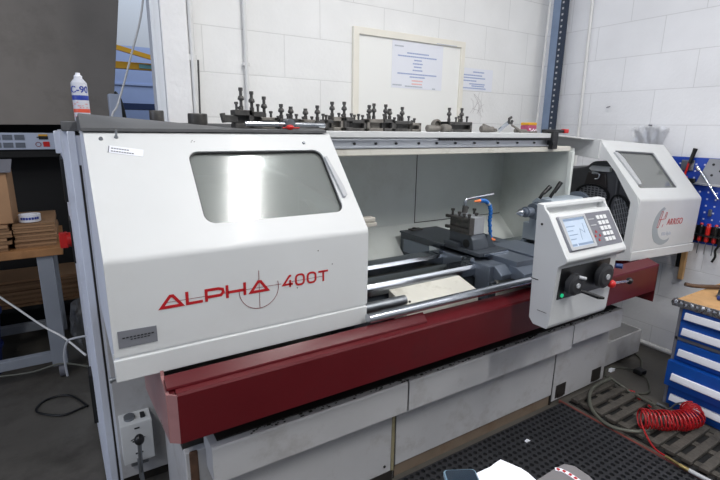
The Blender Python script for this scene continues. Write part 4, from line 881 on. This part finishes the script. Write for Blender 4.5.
# ------------------------------------------------------------------ floor things
def holed_mat():
    b = bmesh.new(); X0, X1, Y0, Y1 = .85, 2.385, .25, 1.475; p = .0345; nx = int((X1-X0)/p); ny = int((Y1-Y0)/p); n = 8; z = .013; r_ = .0128
    for i in range(nx):
        for j in range(ny):
            cx, cy_ = X0+(i+.5)*p, Y0+(j+.5)*p
            sq = []; 
            for k in range(n):
                a = 2*PI*k/n; s_ = 1/max(abs(math.cos(a)), abs(math.sin(a)))*p/2; sq.append((cx+s_*math.cos(a), cy_+s_*math.sin(a)))
            O = [b.verts.new((x, y, z)) for x, y in sq]; I = [b.verts.new((cx+r_*math.cos(2*PI*k/n), cy_+r_*math.sin(2*PI*k/n), z)) for k in range(n)]
            D = [b.verts.new((cx+r_*.92*math.cos(2*PI*k/n), cy_+r_*.92*math.sin(2*PI*k/n), .001)) for k in range(n)]
            for k in range(n):
                q = (k+1) % n; b.faces.new((O[k], O[q], I[q], I[k])); b.faces.new((I[k], I[q], D[q], D[k]))
    bmesh.ops.remove_doubles(b, verts=b.verts, dist=.0002); return b, X0, X0+nx*p, Y0, Y0+ny*p
hb, hx0, hx1, hy0, hy1 = holed_mat()
t = thing('rubber_floor_mat', 'black perforated rubber floor mat in front of the lathe', 'mat', (1.6, .9, 0))
MB().add(hb).build('mesh_mat', RUBBER, t, smooth=60); MB().box(hx0, hx1, hy0, hy1, 0, .0012).build('hole_shade', DARK, t)  # black sheet added under the mat paints shade into the holes
MB().box(hx0, hx1, hy0-.01, hy0, 0, .014).box(hx0-.01, hx0, hy0-.01, hy1, 0, .014).build('mat_rim', RUBBER, t)
MB().prism([(hx1, 0), (hx1, .016), (hx1+.012, .016), (hx1+.034, .002), (hx1+.034, 0)], hy0-.01, hy1+.02, axis='y').build('edge_strip', REDEDGE, t, 'dull red bevelled edge')
tag(MB().box(2.425, 2.84, .19, 1.45, 0, .003).build('slat_gap_shade', DARK), 'thin black sheet added to darken the gaps under the duckboard slats', 'sheet')  # added sheet stands in for shade and dirty floor between the slats
t = thing('slatted_floor_grid', 'grimy slatted duckboard between the rubber mat and blue cabinet', 'duckboard', (2.63, .9, 0))
k = 0; y = 1.44
while y > .2:
    MB().box(2.43, 2.83, y-.043, y, .012, .034, .004).build('slat', WOODD, t); y -= .076
MB().box(2.46, 2.50, .2, 1.44, .003, .014).box(2.62, 2.66, .2, 1.44, .003, .014).box(2.77, 2.81, .2, 1.44, .003, .014).build('bearer', WOODD, t)
# coiled red air hose
t = thing('coiled_air_hose', 'bright red coiled air hose lying on the duckboard by the cabinet', 'air hose', (2.65, .98, .034))
pts = []; ctrl = [Vector((2.49, 1.07, .090)), Vector((2.57, 1.01, .088)), Vector((2.65, .955, .088)), Vector((2.74, .925, .088)), Vector((2.815, .965, .092))]
def cr(P, s_):
    n = len(P)-1; s_ = min(max(s_*n, 0), n-1e-6); i = int(s_); t_ = s_-i; p0 = P[max(i-1, 0)]; p1 = P[i]; p2 = P[i+1]; p3 = P[min(i+2, n)]
    return .5*((2*p1)+(-p0+p2)*t_+(2*p0-5*p1+4*p2-p3)*t_*t_+(-p0+3*p1-3*p2+p3)*t_**3)
turns = 20
for i in range(turns*18+1):
    s_ = i/(turns*18); c = cr(ctrl, s_); d = (cr(ctrl, min(s_+.01, 1))-cr(ctrl, max(s_-.01, 0))).normalized(); u = Vector((0, 0, 1)); q = d.cross(u).normalized(); a = 2*PI*turns*s_
    wob = 1+.05*math.sin(i*.07); pts.append(c+(u*math.cos(a)+q*math.sin(a))*.050*wob)
end = pts[-1]
MB().tube(pts, .0046, seg=6).build('coil', REDH, t, smooth=60)
MB().tube([pts[0], (2.475, 1.06, .085), (2.42, .99, .045), (2.385, .93, .03), (2.375, .88, .03)], .0045, smooth=6).build('hose_tail', REDH, t)
MB().cyl((2.375, .88, .03), (2.365, .80, .03), .007).cyl((2.365, .81, .03), (2.365, .77, .03), .010).build('hose_coupling', mat('brass', '#b8a46c', .3, .9), t, 'brass hose coupling')
MB().tube([end, (2.80, 1.03, .10), (2.79, 1.06, .05), (2.80, 1.09, .045)], .0045, smooth=6).cyl((2.80, 1.09, .045), (2.80, 1.13, .045), .008).build('hose_coupling', STEEL2, t)
tag(MB().tube([(2.365, .77, .03), (2.37, .71, .028), (2.38, .62, .026), (2.39, .5, .026)], .010, smooth=5).build('grey_air_hose', GREY), 'pale grey hose running to the right off the red coil coupling', 'hose')
tag(MB().tube([(2.78, 1.15, .012), (2.82, 1.24, .012), (2.85, 1.32, .012), (2.87, 1.29, .012)], .007, smooth=6).cyl((2.80, 1.17, .012), (2.83, 1.27, .014), .016).build('red_hose_end', REDH), 'flat red hose end lying behind the coil', 'hose')
tag(MB().tube([(2.83, 1.43, .05), (2.62, 1.42, .05), (2.46, 1.34, .045), (2.395, 1.25, .03), (2.375, 1.15, .03), (2.43, 1.055, .04), (2.52, 1.02, .045)], .0095, smooth=8).build('grey_floor_hose', GHOSE), 'thick grey green hose looping round the left side of the red coil', 'hose')
tag(MB().tube([(2.84, 1.45, .05), (2.84, 1.36, .03), (2.83, 1.29, .015), (2.78, 1.22, .045), (2.74, 1.11, .06)], .009, smooth=8).build('grey_floor_hose', GHOSE), 'grey green hose running straight toward the rear of the red coil', 'hose')
t = thing('extension_cable', 'dark cable with black plug on the floor beyond the duckboard', 'cable', (3.1, 1.45, 0))
MB().tube([(2.90, 1.50, .007), (3.02, 1.56, .007), (3.13, 1.50, .007), (3.16, 1.42, .012)], .006, smooth=8).tube([(3.42, 1.59, .007), (3.35, 1.50, .007), (3.16, 1.40, .007), (3.10, 1.33, .007), (2.96, 1.25, .007), (2.87, 1.28, .007)], .006, smooth=8).build('cable', GHOSE, t)
MB().box(3.12, 3.19, 1.38, 1.44, .0, .035, .008).build('plug', BLACK, t)
tag(MB().box(3.03, 3.07, 1.53, 1.56, 0, .006).prism([(3.0, .0), (3.05, .0), (3.03, .02)], 1.52, 1.54, axis='y').build('scrap_of_paper', PAPER), 'tiny white scrap on the floor by the coolant tank', 'scrap')
tag(MB().prism([(1.88, .014), (1.91, .014), (1.895, .022)], 1.32, 1.335, axis='y').build('scrap_of_paper', PAPER), 'tiny white scrap lying on the black rubber mat', 'scrap')

# foreground table with phone, paper and film
TM = frame((0, 0, 0), (.86, -.51, 0), (.51, .86, 0))     # x: across the view, y: away from the viewer
def onT(u, v_, z): return TM @ Vector((u, v_, z))
t = thing('side_table', 'small work table just below the bottom edge of the view', 'table', onT(.4, .75, 0)[:])
MB().box(.12, .70, .45, .875, .745, .775, .004, M=TM).build('tabletop', DGREY, t)
for (u, v_) in ((.14, .47), (.66, .47), (.14, .83), (.66, .83)): MB().box(u, u+.03, v_, v_+.03, 0, .746, M=TM).build('leg', DGREY, t)
t = thing('mobile_phone', 'dark mobile phone in a blue grey case at the bottom edge', 'phone', onT(.28, .9, .776)[:])
MB().plate([rrect(-.04, -.08, .04, .08, .01)], .008, frame((.690, .618, .788), (.86, -.45, 0), (.45, .86, .04)), bev=.002).build('case', PHONEC, t)
MB().plate([rrect(-.036, -.076, .036, .076, .008)], .002, frame((.690, .618, .7945), (.86, -.45, 0), (.45, .86, .04))).build('screen', PHONE, t)
def film(name, pts, z, m, lab, cat, curl=.0):
    bb = bmesh.new(); vs = [bb.verts.new((x, y, z)) for x, y in pts]; bb.faces.new(vs)
    r_ = bmesh.ops.extrude_face_region(bb, geom=bb.faces[:]); bmesh.ops.translate(bb, vec=(0, 0, .0015), verts=[v for v in r_['geom'] if isinstance(v, bmesh.types.BMVert)])
    bmesh.ops.recalc_face_normals(bb, faces=bb.faces); return tag(MB().add(bb).build(name, m), lab, cat)
film('paper_sheet', [(.745, .60), (.735, .672), (.775, .670), (.815, .668), (.843, .672), (.859, .673), (.868, .650), (.878, .625), (.880, .605), (.875, .57), (.84, .50), (.78, .50)], .7795, PAPER2, 'plain white paper sheet with a curved edge beside the phone', 'paper')
film('plastic_film', [(.885, .50), (.868, .578), (.90, .578), (.95, .580), (.985, .578), (1.0, .560), (1.0, .520), (.99, .49), (.95, .46)], .7795, POLY2, 'greyish clear plastic film at the bottom right of the paper', 'plastic film')
t = thing('striped_tape', 'strip of white tape with red marks stuck on the plastic film', 'tape', (.96, .55, .7812))
MB().stroke([(.948, .578), (.958, .568), (.962, .555), (.963, .535), (.963, .50)], .011, .001, Matrix.Translation((0, 0, .7812))).build('strip', PAPER, t)
b = MB()
for (x, y) in ((.953, .573), (.960, .561), (.9625, .546), (.963, .532), (.963, .518)): b.box(x-.0035, x+.0035, y-.0035, y+.0035, .7822, .783)
b.build('red_marks', REDT, t)

# ------------------------------------------------------------------ left background
t = thing('workbench', 'grey steel workbench with wooden top at the left edge', 'workbench', (-.5, 3.6, 0))
MB().box(-1.3, -.075, 3.3, 4.05, .82, .868, .004).build('tabletop', WOOD, t)
for (x, y) in ((-.215, 3.32), (-.215, 3.93), (-1.2, 3.32), (-1.2, 3.93)):
    lg = MB().box(x, x+.085, y, y+.07, .09, .82, .004).build('leg', BENCH, t)
    MB().cyl((x+.03, y+.035, .045), (x+.06, y+.035, .045), .045).cyl((x+.045, y+.035, .04), (x+.045, y+.035, .1), .012).build('castor', DGREY, lg)
MB().box(-1.2, -.2, 3.33, 3.38, .12, .18, .003).box(-1.2, -.2, 3.94, 3.99, .12, .18, .003).box(-.205, -.145, 3.36, 3.95, .17, .23, .003).box(-.70, -.64, 3.36, 3.95, .14, .2, .003).build('stretcher', BENCH, t)
MB().box(-.14, -.125, 3.34, 3.36, .12, .17).build('bolt', DGREY, t)
def cardstack(x0, x1, y0, y1, z0, n, th, lab, jit=.02):
    t = thing('cardboard_stack', lab, 'cardboard', ((x0+x1)/2, (y0+y1)/2, z0))
    for k in range(n): MB().box(x0+random.uniform(-jit, jit)*.3, x1+random.uniform(-jit, jit), y0+random.uniform(-jit, jit)*.5, y1, z0+k*th, z0+k*th+th*.86).build('flattened_box', CARD if k % 2 else CARD2, t)
cardstack(-.31, -.10, 3.37, 3.85, .868, 11, .0135, 'neat stack of flattened cardboard boxes at the right end of the bench', .012)
cardstack(-.75, -.33, 3.34, 3.8, .868, 8, .0195, 'looser stack of thicker flattened boxes under the cardboard carton', .02)
t = thing('cardboard_carton', 'open brown cardboard carton at the left edge standing on the stack', 'box', (-.5, 3.6, 1.026))
MB().box(-.78, -.30, 3.36, 3.72, 1.026, 1.325, .004).build('body', CARD, t)
MB().box(-.8, -.28, 3.34, 3.46, 1.326, 1.332, M=Matrix.Translation((0, 0, 0))).prism([(3.34, 1.326), (3.52, 1.385), (3.52, 1.391), (3.34, 1.332)], -.8, -.275).build('flap', DGREY, t, 'grey lid flap')
t = thing('tape_roll', 'roll of white tape with blue print on the flattened boxes', 'tape roll', (-.225, 3.45, 1.018))
MB().lathe([(.042, 0), (.056, 0), (.057, .002), (.057, .042), (.056, .044), (.042, .044), (.041, .022)], (-.225, 3.45, 1.018)).build('roll', PAPER, t)
b = MB()
for k in range(7):
    a = -2.3+k*.26; b.box(-.006, .006, -.008, .006, 0, .001, M=frame((-.225+.0575*math.cos(a), 3.45+.0575*math.sin(a), 1.042), (-math.sin(a), math.cos(a), 0), (0, 0, 1)))
b.build('print', CANB, t)
cardstack(-.95, .02, 4.10, 4.48, .27, 10, .020, 'wide pile of flat cardboard on the low shelf under the bench', .03)
t = thing('low_shelf', 'dark low shelf behind the bench carrying flat cardboard', 'shelf', (-.45, 4.2, 0)); MB().box(-1.0, .05, 4.08, 4.49, .24, .27).build('board', DARK, t)
for x in (-.98, 0): MB().box(x, x+.04, 4.12, 4.45, 0, .24).build('support', DARK, t)
for (z0, z1, r_, lab) in ((0, .2, .17, 'lower of the two stacked blue plastic bins under the bench'), (.2, .43, .19, 'upper of the two stacked blue plastic bins under the bench')):
    b = MB(); b.lathe([(r_*.88, 0), (r_, z1-z0-.02), (r_*1.06, z1-z0-.018), (r_*1.06, z1-z0), (r_*.97, z1-z0), (r_*.84, .03), (.001, .02)], (-.66, 3.62, z0)); tag(b.build('blue_bin', BINB), lab, 'bin', 'blue bins')
bb = bmesh.new(); bmesh.ops.create_icosphere(bb, subdivisions=4, radius=1)
for v in bb.verts:
    n_ = noise.noise(v.co*2.2)*.25+noise.noise(v.co*6)*.08; v.co = Vector((v.co.x*.16, v.co.y*.16, v.co.z*.25))*(1+n_)
mn = min(v.co.z for v in bb.verts); bmesh.ops.translate(bb, vec=(.07, 3.55, -mn), verts=bb.verts)
tag(MB().add(bb).build('polythene_sack', glassy('cloudy_polythene', '#d8d8d8', .72, .25, '#8c8d90')), 'cloudy clear polythene sack on the floor between bench and lathe', 'sack')
tag(MB().tube([(-.75, 3.22, .88), (-.5, 3.15, .76), (-.36, 3.12, .62), (-.22, 3.05, .48), (-.12, 2.95, .42), (-.026, 2.7, .40)], .0055, smooth=8).build('white_cable', PIPE), 'white cable drooping from the bench to the lathe end', 'cable')
tag(MB().tube([(-.8, 3.1, .25), (-.5, 3.05, .23), (-.3, 2.98, .24), (-.15, 2.9, .29), (-.018, 2.7, .33)], .005, smooth=8).build('grey_cable', GHOSE), 'grey cable running low across the bench legs', 'cable')
tag(MB().tube([(-.05, 2.86, .01), (-.14, 3.05, .008), (-.26, 3.06, .008), (-.30, 2.95, .008), (-.18, 2.84, .008), (-.09, 2.86, .008), (-.05, 2.88, .008)], .006, smooth=8).build('black_cable', BLACK), 'black cable looped on the floor beside the lathe end', 'cable')
t = thing('dark_hood', 'huge dark grey steel machine housing with a white vented strip in the room behind', 'machine', (-1.2, 4.6, 0))
MB().prism([(-3.5, 1.545), (.345, 1.60), (.36, 1.70), (.475, 2.52), (.62, 4.0), (-3.5, 4.0)], 4.2, 4.26, axis='y', bev=.004).prism([(-3.5, 1.60), (.335, 1.60), (.6, 4.0), (-3.5, 4.0)], 4.27, 5.2, axis='y').build('hood', HOOD, t)
MB().box(-3.5, .10, 4.22, 4.30, 1.415, 1.535, .004).build('vented_strip', STRIP, t, 'bluish white strip with vents and labels')
for xx in (-.50, -.432, -.363, -.292):
    for z0 in (1.43, 1.485):
        b = MB(); b.box(xx, xx+.058, 4.218, 4.221, z0, z0+.036)
        for k in range(4): b.box(xx, xx+.058, 4.214, 4.219, z0+k*.010, z0+k*.010+.006)
        b.build('vent', VENT, t)
MB().box(-.148, -.092, 4.215, 4.221, 1.512, 1.525).build('yellow_label', YEL, t); MB().box(-.148, -.090, 4.2155, 4.221, 1.488, 1.512).box(-.160, -.147, 4.216, 4.221, 1.50, 1.507).build('black_label', BLACK, t)
MB().box(-.125, -.085, 4.2155, 4.221, 1.435, 1.472).build('red_label', REDP, t); MB().stroke([(-.155+.016*math.cos(k*PI/8), 1.452+.016*math.sin(k*PI/8)) for k in range(16)], .004, .002, FY(4.219), closed=True).build('round_symbol', REDL, t)
MB().box(-3.5, .30, 4.5, 5.2, 0, 1.60).build('lower_body', DARK, t); MB().box(-3.5, .15, 4.24, 4.5, 1.36, 1.41).build('shadow_gap', DARK, t)  # near-black boxes put the dark zone under the hood into their colour
# hall beyond
t = thing('yellow_gantry', 'yellow gantry beam with diagonal brace in the hall beyond the opening', 'crane', (1.0, 8.2, 0))
MB().box(-1.0, 3.0, 8.2, 8.32, 2.43, 2.53, .004).build('beam', YEL, t)
MB().prism([(.3, 2.80), (.3, 2.87), (1.9, 2.50), (1.9, 2.44)], 8.1, 8.18, axis='y').build('brace', YEL, t)
MB().box(1.12, 1.36, 8.19, 8.2, 2.45, 2.51).build('beam_label', mat('teal_label', '#6fa6a8', .5), t)
MB().box(.62, .74, 8.2, 8.35, 0, 2.42).build('column', GALV, t)
tag(MB().tube([(.56, 3.3, 4.1), (.54, 3.3, 2.8), (.506, 3.3, 2.335), (.403, 3.3, 1.986), (.312, 3.3, 1.725), (.271, 3.3, 1.641), (.26, 3.3, 1.4)], .006, smooth=8).build('pull_cord', PIPE), 'pale cord hanging slanted in the wall opening', 'cord')
tag(MB().box(.29, .36, 3.6, 3.7, 0, 1.80, .004).build('pale_post', STRIP), 'pale short post in the opening left of the hanging cord', 'post')
tag(MB().tube([(.52, 4.6, 0), (.49, 4.6, 1.0), (.47, 4.6, 1.5), (.44, 4.6, 1.78), (.40, 4.6, 1.86)], .035, smooth=5).build('black_duct', BLACK), 'black curved duct standing in the opening right of the pale post', 'duct')
tag(MB().box(.5, 3.0, 7.5, 7.9, 0, 1.62).box(.5, 3.0, 7.5, 7.9, 1.82, 1.90).build('hall_rack', mat('navy_rack', '#2a3c66', .6)), 'dark blue rack in the hall seen just above the lathe top', 'rack')

# ------------------------------------------------------------------ lights
def area(x, y, z, sx, sy_, e, col=(1, .985, .96), rot=(0, 0, 0)):
    l = bpy.data.lights.new('lamp', 'AREA'); l.shape = 'RECTANGLE'; l.size = sx; l.size_y = sy_; l.energy = e; l.color = col
    o = bpy.data.objects.new('lamp', l); COL.objects.link(o); o.location = (x, y, z); o.rotation_euler = rot; return o
LE = (46, 68, 32, 30, 44)
for i, (x, y) in enumerate(((1.38, .75), (1.38, -1.4), (-1.6, .6), (-1.6, -1.6), (3.0, -.9))):
    t = thing('ceiling_light', ['long fluorescent batten above the lathe', 'long fluorescent batten behind the viewer', 'long fluorescent batten left of the lathe', 'long fluorescent batten at the rear left', 'long fluorescent batten by the right wall'][i], 'ceiling light', (x, y, 4.02))
    MB().box(x-.11, x+.11, y-.8, y+.8, 4.06, 4.14, .01).build('housing', PAPER, t)
    MB().cyl((x, y-.7, 4.14), (x, y-.7, 4.2), .01).cyl((x, y+.7, 4.14), (x, y+.7, 4.2), .01).build('hanger', PAPER, t)
    MB().box(x-.05, x+.05, y-.76, y+.76, 4.035, 4.06, .004).build('diffuser', LAMP, t)
    area(x, y, 4.02, .10, 1.5, LE[i])
area(1.6, 7.0, 4.8, 3, 3, 110, (.8, .88, 1))            # hall rooflight beyond the opening
area(-3.6, 1.0, 2.4, 3.0, 2.4, 55, (.74, .81, 1), (0, math.radians(-90), 0))   # daylight from the open side
w_ = bpy.data.worlds.new('world'); S.world = w_; w_.use_nodes = True
w_.node_tree.nodes['Background'].inputs[0].default_value = (.80, .88, 1, 1); w_.node_tree.nodes['Background'].inputs[1].default_value = .24
S.view_settings.view_transform = 'Standard'; S.view_settings.look = 'None'; S.view_settings.gamma = 1; S.view_settings.exposure = 0
S.cycles.use_denoising = True
